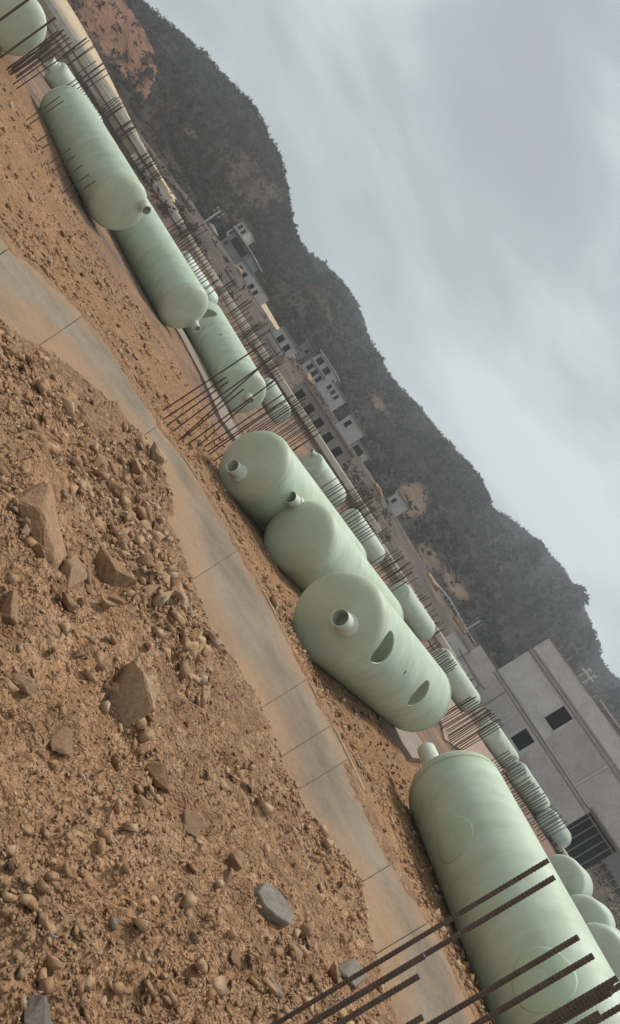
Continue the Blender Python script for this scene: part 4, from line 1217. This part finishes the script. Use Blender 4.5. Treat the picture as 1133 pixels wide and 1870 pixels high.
boulder(130, 1340, 84, 'low brown rock left of the upright boulder', 25, .5)
boulder(60, 1240, 52, 'brown block at the left edge in the middle of the rubble', 26, .7)
boulder(440, 1740, 50, 'pale rock at the foot of the flat grey slab', 27, .6)
boulder(510, 1790, 56, 'grey chip of concrete by the close bars', 28, .45, M_GREYSTONE)
for k in range(34):
    px, py = 150 + random.gauss(0, 75), 1020 + random.gauss(0, 80)
    if px > 285: continue
    Q = on_z(px, py, 1.75)
    for _ in range(4): Q = on_z(px, py, gz(Q[0], Q[1]) + .03)
    s_ = random.uniform(12, 32) * float((Q - CAM) @ FW) / FPX
    o = link('stone', ROCKS[k % 10]); o.location = (Q[0], Q[1], gz(Q[0], Q[1]) + s_ * .2); o.scale = (s_, s_ * random.uniform(.7, 1.1), s_ * random.uniform(.6, 1)); o.rotation_euler = (random.uniform(-.6, .6), random.uniform(-.6, .6), random.uniform(0, 6.28))
    tag(o, 'angular rock in the rough heap round the broad ridged boulder at left', 'stone', 'rocks of the heap at left')
P = on_z(890, 1768, .35)
v, f = hull(12, 91, .8, 1, .15); me = bpy.data.meshes.new('boulder'); me.from_pydata(v.tolist(), [], f.tolist()); me.materials.append(M_GSTONE)
o = link('boulder', me); o.location = (P[0], P[1], gz(P[0], P[1]) + .08); o.scale = (.14, .13, .15)
tag(o, 'small pale rock lying against the side of the largest tank', 'rock')
for k, (px, py, w, mt, lab) in enumerate([(372, 432, 26, M_GREYSTONE, 'grey spoil heap beside the utility pole among the huts'), (440, 488, 24, M_GSTONE, 'orange spoil heap before the small pale house'),
        (560, 690, 34, M_STONE, 'reddish brown spoil heap under the two storey white house'), (676, 905, 26, M_GSTONE, 'orange spoil heap left of the hut under the earth slip'), (772, 1075, 34, M_GSTONE, 'orange spoil heap at the start of the guard rail'), (826, 1150, 36, M_STONE, 'brown spoil heap below the guard rail')]):
    P = at(px, py, 140); s_ = w / 2 * 140 / FPX * 1.3
    v, f = hull(26, 700 + k, .55, 2, .3); me = bpy.data.meshes.new('spoil_heap'); me.from_pydata(v.tolist(), [], f.tolist()); me.materials.append(mt)
    o = link('spoil_heap', me); o.location = (P[0], P[1], gz(P[0], P[1]) + .1); o.scale = (s_, s_ * .8, s_); tag(o, lab, 'earth heap')
# orange gravel between the road and the tanks
n = 120000
x = rng.uniform(-30, 22, n); y = 9 + 27 * rng.random(n) ** 1.4
sr = sdist(EDGE_R, x, y)
size = 0.028 * (1 - rng.random(n)) ** (-1 / 2.4)
size = np.minimum(size, .16)
clump = fbm(x * .5 + 31, y * .5, 4, .6)
keep = (sr > .12) & (y < 34 - .12 * np.abs(x)) & (rng.random(n) < np.clip(.5 + 1.4 * clump, .08, 1)) & (size > .0014 * y)
x, y, size = x[keep], y[keep], size[keep]
z = ground_z(x, y) + size * rng.uniform(-.1, .4, len(x))
stones_mesh('gravel', np.stack([x, y, z], -1), size, M_GSTONE, 'orange gravel strewn between the concrete road and the tanks', 'gravel')

# ------------------------------------------------------------------ haze: the damp air between here and the hills
hm = bpy.data.materials.new('haze'); hm.use_nodes = True
hn = hm.node_tree.nodes; hn.clear()
ho = hn.new('ShaderNodeOutputMaterial'); hv = hn.new('ShaderNodeVolumePrincipled')
hv.inputs['Color'].default_value = (0.86, 0.9, 0.96, 1); hv.inputs['Density'].default_value = 0.00065; hv.inputs['Anisotropy'].default_value = 0.2
hm.node_tree.links.new(hv.outputs[0], ho.inputs['Volume'])
hz = box('haze', hm, None, -1250, 1250, -1250, 1250, -14, 140)
hz['kind'] = 'stuff'; hz['label'] = 'thin damp haze over the yard and hills'; hz['category'] = 'haze'
